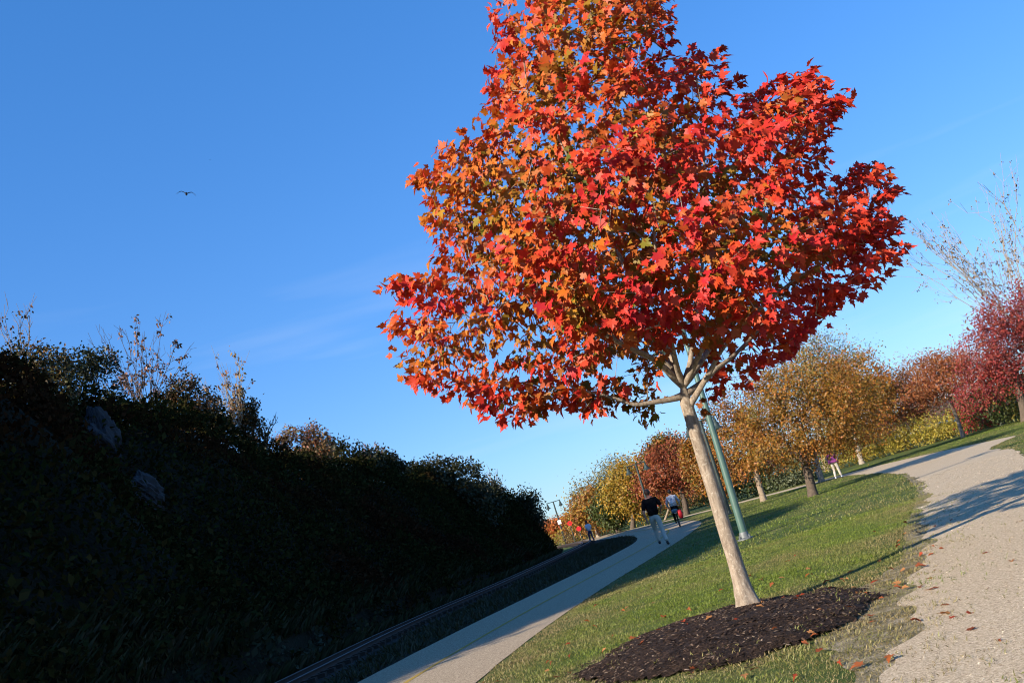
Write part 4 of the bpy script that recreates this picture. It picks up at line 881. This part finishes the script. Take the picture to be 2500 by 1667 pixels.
sky_shrub('crest_tree', 'dark tree with outstretched sprays at the very end of the hillside', 1262, 1290, 68, [(1262, 1230, 38, 32), (1290, 1215, 25, 22), (1270, 1275, 40, 35), (1305, 1240, 14, 26), (1300, 1265, 22, 12)], DK, 240, 20, 0.17, 0.2, 90, cat='tree')
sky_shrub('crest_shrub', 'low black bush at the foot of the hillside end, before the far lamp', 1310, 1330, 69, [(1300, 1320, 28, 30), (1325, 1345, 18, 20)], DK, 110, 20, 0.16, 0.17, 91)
def on_hill(px, py, Y): c = at(px, py, Y); return (c[0], Y, float(hill_z(c[0], Y)))
LEAFY = [(0.30, 0.15, 0.12), (0.20, 0.10, 0.06), (0.05, 0.04, 0.02)]
SAP = 'saplings on the crest of the dark hillside'
twiggy('sapling', 'thin wispy sapling at the high end of the dark crest', on_hill(50, 880, 25), 7, 3.4, 0.7, LEAFY, 110, 0.10, 'bark_mid', (0.1, 0), 0.025, group=SAP, twig_r=0.004, twigs=5, clump=4)
twiggy('sumac_shrub', 'many-stemmed sumac with drooping pinkish leaves on the crest', on_hill(335, 940, 30.5), 20, 4.0, 1.9, LEAFY, 700, 0.12, 'bark_dark', (0.15, 0), 0.03, cat='shrub', group=SAP, twig_r=0.004, twigs=6, clump=6, trunk=0.08)
twiggy('birch_sapling', 'pale half-bare sapling with yellow leaves on the crest', on_hill(565, 990, 36), 9, 4.3, 1.0, [(0.30, 0.17, 0.045), (0.24, 0.08, 0.04), (0.22, 0.16, 0.05)], 420, 0.12, 'bark_pale', (0.1, 0), 0.03, group=SAP, twig_r=0.005, twigs=8, clump=5)
twiggy('bare_branch', 'bare dark forked branch leaning out from the crest', on_hill(615, 1050, 37), 3, 1.9, 0.35, LEAFY, 6, 0.1, 'bark_dark', (0.75, 0), 0.03, cat='branch', twig_r=0.008, twigs=5, clump=1)
twiggy('pink_sapling', 'small pinkish sapling behind the dark crest trees', on_hill(905, 1125, 52), 12, 3.3, 1.0, [(0.30, 0.12, 0.10), (0.25, 0.14, 0.08)], 700, 0.14, 'bark_mid', (0, 0), 0.03, group=SAP, twig_r=0.005, twigs=6, clump=4)
twiggy('bare_sapling', 'bare wispy stems beside the broad dark tree', on_hill(1215, 1215, 64), 7, 3.0, 0.7, DK, 30, 0.1, 'bark_mid', (0.1, 0), 0.03, group=SAP, twig_r=0.007, twigs=4, clump=2)

# ------------------------------------------------------------------ lamp posts
def lamp_post(label, px, py, Y, top_px, arm_h=4.4, dark=False, rz=0.0, sign=False, footing=False):
    b_ = at(px, py, Y); base = np.array([b_[0], Y, 0.0]); t_ = at(top_px[0], top_px[1], Y); k = (t_[0]-base[0])/max(t_[2], 0.1)
    root = thing('lamp_post', base, label, 'lamp post', 'park lamp posts with twin bell lamps', rz); m = MT['pole_dark'] if dark else MT['pole']
    H_ = arm_h; w_ = 0.048 if dark else 0.062
    MB().tube([(k*z, 0, z) for z in (0.03, 1.0, 2.2, 3.4, H_)], [0.094, 0.088, 0.08, 0.072, 0.064], 18).build('pole', m, root)
    f = MB().lathe([(0.19, 0.0), (0.19, 0.03), (0.15, 0.035), (0.12, 0.05), (0.105, 0.16), (0.097, 0.18)], 20).build('base_plate', MT['galv'] if not dark else m, root)
    if footing:
        for q in range(4):
            an = q*math.pi/2+0.6; MB().lathe([(0.018, 0), (0.018, 0.07), (0.0, 0.075)], 6, (0.165*math.cos(an), 0.165*math.sin(an), 0.03)).build('bolt', MT['galv'], f)
    MB().tube([(k*H_-0.66, 0, H_), (k*H_+0.66, 0, H_)], 0.035, 10).build('crossbar', m, root)
    for s in (-1, 1):
        xx = k*H_+s*0.64
        bell = MB().lathe([(0.0, 0.03), (0.045, 0.02), (0.05, -0.06), (0.03, -0.09), (0.07, -0.12), (0.09, -0.18), (0.08, -0.22), (0.11, -0.26), (0.13, -0.36), (0.17, -0.46), (0.26, -0.53), (0.27, -0.55), (0.25, -0.545), (0.15, -0.45), (0.0, -0.4)], 18, (xx, 0, H_)).build('bell_lamp', m, root)
        MB().lathe([(0.0, -0.61), (0.07, -0.6), (0.11, -0.56), (0.12, -0.5), (0.0, -0.48)], 12, (xx, 0, H_)).build('lamp_glass', MT['glass'], bell)
        MB().lathe([(0.0, 0.05), (0.04, 0.03), (0.05, 0.0), (0.04, -0.03), (0, -0.05)], 8, (xx, 0, H_+0.02)).build('finial', m, bell)
    if sign:
        zz = 2.35; MB().box((k*zz, -0.10, zz), (0.34, 0.012, 0.40)).build('notice_board', MT['white'], root, smooth=False)
    return root
b = gbase(1820, 1316)
lamp_post('green lamp post behind the maple trunk, its top hidden by red leaves', 1820, 1316, b[1], (1722, 990), arm_h=5.4, footing=True)
lamp_post('lamp post showing its left bell lamp past the maple trunk', 1779, 1246, 45.5, (1703, 1008), dark=True)
lamp_post('lamp post whose twin lamps show against the golden and rust red trees', 1597, 1280, 70, (1553, 1137), dark=True)
lamp_post('far lamp post with a white notice on its pole beyond the dark hillside', 1384, 1334, 98, (1353, 1233), dark=True, sign=True)

# ------------------------------------------------------------------ red discs on posts, white post
for (px, py, Y, lab) in [(1391, 1277, 88, 'red round disc with a hole on a dark post, higher of the two red discs'), (1413, 1290, 88, 'solid red round disc on a dark post, lower of the two red discs')]:
    c = at(px, py, Y); root = thing('signal_disc', (c[0], Y, 0), lab, 'signal', 'red discs on posts by the railway')
    MB().tube([(0, 0.03, -0.05), (0, 0.03, c[2]-0.1)], 0.035, 8).build('post', MT['pole_dark'], root)
    if 'hole' in lab:
        pr = [(0.21, -0.02), (0.21, 0.02), (0.07, 0.02), (0.07, -0.02), (0.21, -0.02)]
    else: pr = [(0.0, -0.02), (0.21, -0.02), (0.21, 0.02), (0.0, 0.02)]
    d_ = MB().lathe(pr, 20).build('disc', MT['red'], root); d_.rotation_euler = (R(90), 0, 0); d_.location = (0, -0.03, c[2])
for (px, py, top, Y, lab) in [(1346, 1340, 1308, 104, 'short white post left of the far lamp'), (1354, 1328, 1308, 108, 'taller thin white post in front of the bright orange tree')]:
    a_ = at(px, py, Y); t_ = at(px-9, top, Y)
    tag(MB().tube([(0, 0, -0.05), ((t_[0]-a_[0])*.4, 0, t_[2]*.5), (t_[0]-a_[0], 0, t_[2])], [0.05, 0.045, 0.03], 8).build('white_post', MT['white'], loc=(a_[0], Y, 0)), lab, 'post')

# ------------------------------------------------------------------ people
def skin(name, verts, edges, rads, mat, parent, root=0, sub=2):
    me = bpy.data.meshes.new(name); me.from_pydata([tuple(v) for v in verts], edges, [])
    o = bpy.data.objects.new(name, me); COL.objects.link(o)
    sm = o.modifiers.new('s', 'SKIN'); sm.use_smooth_shade = True; sv = me.skin_vertices[0].data
    for i, r_ in enumerate(rads):
        sv[i].radius = (r_, r_) if np.isscalar(r_) else r_
        sv[i].use_root = (i == root)
    o.modifiers.new('u', 'SUBSURF').levels = sub
    bpy.context.view_layer.update()
    ev = o.evaluated_get(bpy.context.evaluated_depsgraph_get()); m2 = bpy.data.meshes.new_from_object(ev)
    o.modifiers.clear(); o.data = m2; bpy.data.meshes.remove(me); m2.name = name; m2.materials.clear(); m2.materials.append(mat)
    m2.polygons.foreach_set('use_smooth', np.ones(len(m2.polygons), bool)); o.parent = parent; return o
def arm_hand(sh, el, wr, hand_dir, curl=0.5):
    """upper arm .. hand with five fingers, as one chain."""
    sh, el, wr = map(np.array, (sh, el, wr)); d = unit(np.array(hand_dir)); side = unit(np.cross(d, np.array([0, 1.0, 0.15]))); pal = np.cross(side, d)
    V = [sh, el, wr, wr+d*0.05, wr+d*0.09]; Ed = [(0, 1), (1, 2), (2, 3), (3, 4)]; Rr = [0.048, 0.040, 0.028, (0.030, 0.022), (0.034, 0.018)]
    for j, (o_, L) in enumerate(((-0.03, .062), (-0.01, .075), (0.011, .07), (0.03, .055))):
        a0 = wr+d*0.10+pal*o_; a1 = a0+d*L*.55+side*curl*.012; a2 = a1+d*L*.45+side*curl*.03; b0 = len(V); V += [a0, a1, a2]; Rr += [.010, .0085, .007]; Ed += [(4, b0), (b0, b0+1), (b0+1, b0+2)]
    t0 = wr+d*0.045-pal*0.035; t1 = t0+d*0.035-pal*0.018; b0 = len(V); V += [t0, t1, t1+d*0.025]; Rr += [.012, .010, .008]; Ed += [(3, b0), (b0, b0+1), (b0+1, b0+2)]
    return V, Ed, Rr
def head(parent, pos, hair, look=(0, 1, 0), bald=0.0, s=1.0):
    """head with nose, ears, eyes and a cap of hair; looks along look."""
    nu, nv = 20, 14; V = []; 
    for i in range(nv+1):
        for j in range(nu):
            th = 2*math.pi*j/nu; ph = math.pi*i/nv; x_, y_, z_ = math.sin(ph)*math.cos(th), math.sin(ph)*math.sin(th), math.cos(ph)
            f = 1.0; jaw = max(0, -z_)
            X_ = 0.075*x_*(1-0.25*jaw); Y_ = 0.095*y_*(1-0.12*jaw)+0.012*jaw; Z_ = 0.118*z_
            if y_ > 0.8 and -0.45 < z_ < 0.12: Y_ += 0.022*(1-abs(z_+0.15)/0.35)*max(0, 1-abs(x_)/0.28)
            if abs(x_) > 0.9 and abs(z_) < 0.3: X_ *= 1.16
            V.append((X_*s, Y_*s, Z_*s))
    Fs = [(i*nu+j, i*nu+(j+1) % nu, (i+1)*nu+(j+1) % nu, (i+1)*nu+j) for i in range(nv) for j in range(nu)]
    hd = obj('head', V, Fs, MT['skin'], parent, smooth=True, loc=pos); hd.rotation_euler = (0, 0, math.atan2(look[1], look[0])-math.pi/2)
    HV = []; HF = []
    for (i, j) in [(i, j) for i in range(nv+1) for j in range(nu)]:
        v = np.array(V[i*nu+j]); HV.append(tuple(v*1.07+np.array([0, -0.004, 0.006])*s))
    for i in range(nv):
        for j in range(nu):
            c = np.mean([V[i*nu+j], V[(i+1)*nu+j]], axis=0)/s
            front = c[1] > 0.035
            if (c[2] > 0.045 or (not front and c[2] > -0.065)) and not (bald and c[2] > bald): HF.append((i*nu+j, i*nu+(j+1) % nu, (i+1)*nu+(j+1) % nu, (i+1)*nu+j))
    h = obj('hair', HV, HF, MT[hair], hd, smooth=True)
    for q in (-1, 1): MB().lathe([(0, .012), (.011, 0), (0, -.012)], 8, (q*0.03*s, 0.088*s, 0.01*s)).build('eye', MT['hair_dark'], hd)
    MB().box((0, 0.093*s, -0.055*s), (0.04, 0.008, 0.008)).build('mouth', MT['red'], hd)
    return hd
def shoe(parent, ankle, d, mat, s=1.0):
    a = np.array(ankle); d = unit(np.array(d)); up = np.array([0, 0, 1.0])
    return skin('shoe', [a-d*0.05+up*-0.03, a+d*0.03+up*-0.035, a+d*0.13-up*0.045, a+d*0.20-up*0.05, a+up*0.03], [(0, 1), (1, 2), (2, 3), (1, 4)], [(0.042, 0.038), (0.045, 0.042), (0.045, 0.03), (0.034, 0.02), (0.04, 0.04)], MT[mat], parent, 1)
def person(name, label, loc, rz, sc_, top, legs, shoes, hair, group, hipz=0.93, hipy=0.0, knees=None, ankles=None, elbows=None, wrists=None, sleeve='short', torso_lean=0.04, bald=0.0, vest=None, shoe_dirs=None, look=(0, 1, 0)):
    root = thing(name, loc, label, 'person', group, rz); root.scale = (sc_, sc_, sc_)
    hip = np.array([0, hipy, hipz]); chest = hip+np.array([0, torso_lean*0.9, 0.34]); neck = hip+np.array([0, torso_lean*1.3, 0.53])
    shL, shR = neck+np.array([-0.19, -0.01, -0.05]), neck+np.array([0.19, -0.01, -0.05])
    # trousers
    V = [hip+np.array([0, 0, 0.09]), hip]; Ed = [(0, 1)]; Rr = [(0.155, 0.115), (0.165, 0.125)]
    for s, kn, an in zip((-1, 1), knees, ankles):
        b0 = len(V); hj = hip+np.array([s*0.09, 0, -0.06]); kn = np.array(kn); an = np.array(an)
        V += [hj, hj*.5+kn*.5, kn, kn*.45+an*.55, an+np.array([0, 0, 0.03])]; Rr += [(0.105, 0.11), (0.09, 0.092), (0.07, 0.07), (0.068, 0.068), (0.062, 0.06)]
        Ed += [(1, b0), (b0, b0+1), (b0+1, b0+2), (b0+2, b0+3), (b0+3, b0+4)]
    skin('trousers', V, Ed, Rr, MT[legs], root, 1)
    # body under the clothes: neck, arms and hands
    V = [chest, neck, neck+np.array([0, 0.02, 0.09])]; Ed = [(0, 1), (1, 2)]; Rr = [(0.10, 0.07), (0.06, 0.055), (0.052, 0.052)]
    for sh, el, wr in ((shL, elbows[0], wrists[0]), (shR, elbows[1], wrists[1])):
        hv, he, hr = arm_hand(sh, el, wr, np.array(wr)-np.array(el)); b0 = len(V); V += hv; Rr += hr; Ed += [(1, b0)]+[(a+b0, b+b0) for a, b in he]
    skin('body', V, Ed, Rr, MT['skin'], root, 0)
    # shirt
    V = [hip+np.array([0, 0, -0.03]), hip+np.array([0, 0.0, 0.12]), hip*.45+chest*.55+np.array([0, 0, 0.03]), chest+np.array([0, 0, 0.05]), neck+np.array([0, 0, -0.01]), neck+np.array([0, 0.01, 0.05])]; Ed = [(0, 1), (1, 2), (2, 3), (3, 4), (4, 5)]; Rr = [(0.185, 0.135), (0.18, 0.135), (0.18, 0.13), (0.185, 0.125), (0.10, 0.08), (0.072, 0.068)]
    for sh, el, wr in ((shL, elbows[0], wrists[0]), (shR, elbows[1], wrists[1])):
        el, wr = np.array(el), np.array(wr); b0 = len(V); q = 0.92 if sleeve == 'short' else 1.0
        V += [sh, sh+(el-sh)*0.5, sh+(el-sh)*q]; Rr += [0.078, 0.072, 0.068 if sleeve == 'short' else 0.056]; Ed += [(3, b0), (b0, b0+1), (b0+1, b0+2)]
        if sleeve == 'long': V += [el*.5+wr*.5, wr]; Rr += [0.048, 0.04]; Ed += [(b0+2, b0+3), (b0+3, b0+4)]
    shirt = skin('shirt', V, Ed, Rr, MT[top], root, 2)
    if vest: skin('vest', [hip+np.array([0, -0.005, -0.06]), hip+np.array([0, -0.005, 0.14]), chest+np.array([0, -0.005, -0.12]), chest+np.array([0, -0.005, 0.06])], [(0, 1), (1, 2), (2, 3)], [(0.25, 0.19), (0.245, 0.185), (0.25, 0.185), (0.235, 0.17)], MT[vest], shirt, 1)
    for an, dr in zip(ankles, shoe_dirs or [(0, 1, 0)]*2): shoe(root, an, dr, shoes)
    head(root, tuple(neck+np.array([0, 0.035, 0.19])), hair, look, bald)
    return root
p = G(1618, 1333)
person('person', 'man in black polo shirt and khaki trousers walking away along the paved path', (p[0]+0.04, p[1]+0.1, 0.004), R(-6), 1.09, 'black_cloth', 'khaki', 'shoe', 'hair_brown', None,
       hipz=0.95, knees=[(-0.10, 0.30, 0.53), (0.11, -0.04, 0.50)], ankles=[(-0.09, 0.34, 0.13), (0.15, -0.22, 0.09)], elbows=[(-0.27, -0.10, 1.13), (0.30, 0.02, 1.16)], wrists=[(-0.26, -0.02, 0.88), (0.24, 0.22, 1.05)],
       bald=0.088, shoe_dirs=[(0, 1, 0.15), (0.1, 1, -0.1)])
p = G(2048, 1167)
person('person', 'woman in purple vest and grey sleeves walking on the narrow side path', (p[0], p[1], 0.004), R(-24), 0.98, 'grey_cloth', 'khaki', 'white_cloth', 'hair_dark', None,
       knees=[(-0.11, 0.10, 0.50), (0.13, 0.02, 0.50)], ankles=[(-0.13, -0.06, 0.08), (0.15, 0.14, 0.08)], elbows=[(-0.28, -0.06, 1.12), (0.28, 0.0, 1.12)], wrists=[(-0.25, 0.05, 0.87), (0.24, 0.12, 0.88)],
       sleeve='long', vest='purple_cloth', shoe_dirs=[(0, 1, 0), (0.2, 1, 0)])
p = at(1990, 1160, 72)
person('person', 'person in white shirt and white trousers half hidden behind the crab apple trunk', (p[0], 72, 0), R(10), 1.0, 'white_cloth', 'white_cloth', 'shoe', 'hair_brown', None,
       knees=[(-0.10, 0.05, 0.50), (0.11, 0.0, 0.50)], ankles=[(-0.10, 0.0, 0.08), (0.12, 0.0, 0.08)], elbows=[(-0.26, -0.04, 1.12), (0.27, 0.0, 1.12)], wrists=[(-0.24, 0.08, 0.88), (0.24, 0.10, 0.88)], sleeve='long')
p = at(1447, 1323, 76)
person('person', 'far walker in pale shirt and dark jeans near the clipped russet hedge', (p[0], 76, 0), R(30), 0.95, 'white_cloth', 'denim', 'shoe', 'hair_dark', None,
       knees=[(-0.10, 0.12, 0.50), (0.11, 0.0, 0.50)], ankles=[(-0.10, 0.10, 0.08), (0.12, -0.14, 0.08)], elbows=[(-0.26, -0.04, 1.12), (0.27, 0.0, 1.12)], wrists=[(-0.24, 0.08, 0.88), (0.24, 0.10, 0.88)])
# cyclist and bicycle
p = G(1655, 1289); BX = (p[0]+0.16, p[1]+0.4, 0.004); BRZ = R(-8)
bike = thing('bicycle', BX, 'black bicycle ridden away from the camera along the shaded path bend', 'bicycle', None, BRZ)
def torus(mb, c, R0, r0, n=28, k=7):
    V = [(c[0]+r0*math.sin(2*math.pi*j/k), c[1]+(R0+r0*math.cos(2*math.pi*j/k))*math.cos(2*math.pi*i/n), c[2]+(R0+r0*math.cos(2*math.pi*j/k))*math.sin(2*math.pi*i/n)) for i in range(n) for j in range(k)]
    return mb.add(V, [(i*k+j, i*k+(j+1) % k, ((i+1) % n)*k+(j+1) % k, ((i+1) % n)*k+j) for i in range(n) for j in range(k)])
for yy in (0.0, 1.02):
    w_ = torus(MB(), (0, yy, 0.34), 0.30, 0.014).build('wheel', MT['galv'], bike); torus(MB(), (0, yy, 0.34), 0.322, 0.02).build('tyre', MT['rubber'], w_)
    sp_ = MB()
    for q in range(14): an = q*2*math.pi/14; sp_.tube([(0, yy, 0.34), (0, yy+0.3*math.cos(an), 0.34+0.3*math.sin(an))], 0.0025, 4)
    sp_.build('spokes', MT['steel'], w_)
fr = MB(); A_, B_, C_, D_, E_ = (0, 0, .34), (0, .43, .30), (0, .28, .80), (0, .83, .82), (0, 1.02, .34)
for a_, b_ in ((A_, B_), (A_, C_), (B_, C_), (C_, D_), (B_, D_), (D_, E_)): fr.tube([a_, b_], 0.018, 8)
fr.build('frame', MT['black_cloth'], bike)
MB().tube([(0, .28, .80), (0, .25, .95)], .014, 8).build('seat_post', MT['steel'], bike)
MB().box((0, .23, .965), (.13, .26, .05)).build('saddle', MT['rubber'], bike)
MB().tube([(-.29, .72, 1.0), (-.2, .86, 1.02), (0, .84, 1.0), (.2, .86, 1.02), (.29, .72, 1.0)], .013, 8).build('handlebar', MT['steel'], bike)
MB().tube([(0, .84, 1.0), (0, .83, .8)], .015, 8).build('stem', MT['steel'], bike)
MB().box((0, -.02, .71), (.13, .42, .02)).build('rack', MT['steel'], bike, smooth=False)
MB().tube([(-.09, .43, .14), (-.09, .43, .30), (.09, .43, .30), (.09, .43, .46)], .012, 6).build('cranks', MT['steel'], bike)
def soft_bag(name, label, mat, loc, d, rz=0.0):
    V = []; nu, nv = 14, 9
    for i in range(nv+1):
        for j in range(nu):
            th = 2*math.pi*j/nu; ph = math.pi*i/nv; v = np.array([math.sin(ph)*math.cos(th), math.sin(ph)*math.sin(th), math.cos(ph)]); v = np.sign(v)*np.abs(v)**0.6
            V.append(v*np.array(d)/2)
    Fs = [(i*nu+j, i*nu+(j+1) % nu, (i+1)*nu+(j+1) % nu, (i+1)*nu+j) for i in range(nv) for j in range(nu)]
    o = obj(name, V, Fs, MT[mat], smooth=True); q = Matrix.Rotation(BRZ, 3, 'Z') @ Vector(loc); o.location = (BX[0]+q.x, BX[1]+q.y, BX[2]+q.z); o.rotation_euler = (0, 0, BRZ); return tag(o, label, 'bag')
soft_bag('pannier', 'bulging red pannier bag hung on the right of the bicycle rack', 'red', (.21, -.05, .60), (.22, .36, .44))
soft_bag('rack_bag', 'teal blue bag on top of the bicycle rack', 'blue_bag', (-.02, 0.0, .81), (.32, .34, .20))
q = Matrix.Rotation(BRZ, 3, 'Z') @ Vector((0, .24, 0))
person('person', 'cyclist in white and blue patterned top and black leggings riding the bicycle away', (BX[0]+q.x, BX[1]+q.y, 0.03), BRZ, 1.0, 'pattern_cloth', 'black_cloth', 'shoe', 'hair_dark', None,
       hipz=1.0, torso_lean=0.22, knees=[(-0.12, 0.30, 0.66), (0.12, 0.34, 0.80)], ankles=[(-0.12, 0.14, 0.26), (0.12, 0.22, 0.48)], elbows=[(-0.30, 0.30, 1.20), (0.30, 0.30, 1.20)], wrists=[(-0.29, 0.46, 1.03), (0.29, 0.46, 1.03)], sleeve='long')

# ------------------------------------------------------------------ gulls
def gull(px, py, Y, label, span=1.25):
    c = at(px, py, Y); root = thing('gull', c, label, 'bird'); root.rotation_euler = (R(8), R(16), R(20))
    V = []; prof = [(0.0, -0.28), (0.05, -0.22), (0.075, -0.05), (0.07, 0.10), (0.045, 0.20), (0.04, 0.25), (0.015, 0.30), (0, 0.33)]
    n_ = 10; B_ = MB(); B_.add([(r_*math.cos(2*math.pi*j/n_), y_, 0.9*r_*math.sin(2*math.pi*j/n_)) for r_, y_ in prof for j in range(n_)], [(i*n_+j, i*n_+(j+1) % n_, (i+1)*n_+(j+1) % n_, (i+1)*n_+j) for i in range(len(prof)-1) for j in range(n_)])
    B_.add([(-0.02, -0.25, 0.01), (0.02, -0.25, 0.01), (0.09, -0.42, 0.0), (-0.09, -0.42, 0.0), (0, -0.3, -0.02)], [(0, 1, 2, 3), (0, 4, 1), (1, 4, 2), (2, 4, 3), (3, 4, 0)])
    B_.build('body', MT['feather'], root)
    for s in (-1, 1):
        pts = [(0.03, .10, .02, .26), (.20, .14, .13, .24), (.34, .15, .17, .20), (.48, .08, .08, .15), (.62, -.04, -.08, .04)]
        Vw = []; 
        for x_, yl, zz, ch in pts: Vw += [(s*x_*span/1.25, yl, zz+.012), (s*x_*span/1.25, yl-ch*.4, zz+.028), (s*x_*span/1.25, yl-ch, zz), (s*x_*span/1.25, yl-ch*.4, zz-.006)]
        Fw = [(i*4+j, i*4+(j+1) % 4, (i+1)*4+(j+1) % 4, (i+1)*4+j) for i in range(4) for j in range(4)]+[(0, 1, 2, 3), (16, 19, 18, 17)]
        MB().add(Vw, Fw).build('wing', MT['feather'], root)
gull(455, 474, 62, 'dark gull gliding on bowed wings in the blue sky')
gull(513, 391, 520, 'tiny far-off bird above the gliding gull')

# ------------------------------------------------------------------ fallen leaves
drop = [(2130, 1430), (2200, 1430), (1960, 1470), (2075, 1500), (1750, 1545), (1860, 1518), (1700, 1640), (1395, 1602), (1540, 1565), (1480, 1590), (1360, 1660), (1860, 1420), (1890, 1428), (1905, 1415), (1850, 1640), (1820, 1655),
        (2000, 1600), (2110, 1630), (2240, 1390), (2270, 1440), (2180, 1610), (1980, 1560), (1580, 1600), (1680, 1492), (1620, 1512), (2380, 1535), (2320, 1510), (2410, 1350), (2470, 1370), (2240, 1305), (2285, 1285), (2300, 1500), (1590, 1440), (1460, 1480), (1430, 1520)]
pts = [(*G(a_, b_)[:2], 1) for a_, b_ in drop]
while len(pts) < 150:
    if rng.random() < 0.72: v = rng.normal(size=2)*np.array([1.9, 2.3])+np.array([1.9, 9.8])
    else: v = np.array([rng.uniform(-0.5, 7), rng.uniform(5.5, 17)])
    if v[1] < 5.2 or dist_line(v[:1], v[1:], PATH_C)[0] < PATH_W/2: continue
    pts.append((v[0], v[1], 0))
for q, (x_, y_, big_) in enumerate(pts):
    ink = in_poly(np.array([x_]), np.array([y_]), rag)[0]; inm = mulch_r(x_, y_) < 1.0
    z_ = float(mulch_z(x_, y_))+(0.012 if inm else (0.008 if ink else 0.03))
    yv = unit(np.array([math.cos(q*2.4), math.sin(q*2.4), rng.normal()*0.2])); zv = unit(np.array([rng.normal()*.3, rng.normal()*.3, 1.0]))
    X_, Y_, Z_ = frames(yv[None], zv[None])
    me = fallen_meshes[int(rng.integers(0, len(fallen_meshes)))]
    o = put_leaf('fallen_leaf', me, (x_, y_, z_), X_[0], Y_[0], Z_[0], rng.uniform(0.07, 0.10) if big_ else rng.uniform(0.045, 0.085))
    w_ = 'gravel path' if ink and not inm else ('mulch bed' if inm else 'lawn')
    if w_ == 'lawn': w_ = 'lawn in front of the mulch' if y_ < 9.4 and x_ < 2.6 else ('lawn edge by the gravel' if x_ > 2.4 else 'lawn left of the trunk' if x_ < MAPLE_P[0] else 'lawn')
    tag(o, {'lawn in front of the mulch': 'fallen maple leaf in the thin grass just in front of the mulch bed', 'lawn edge by the gravel': 'fallen maple leaf in the grass between the trunk and the gravel path', 'lawn left of the trunk': 'fallen maple leaf in the grass between the paved path and the mulch bed', 'gravel path': 'fallen maple leaf lying on the tan gravel path', 'mulch bed': 'fallen maple leaf lying on the dark mulch bed', 'lawn': 'fallen maple leaf lying on the green lawn'}[w_], 'leaf', 'fallen maple leaves on the '+w_)
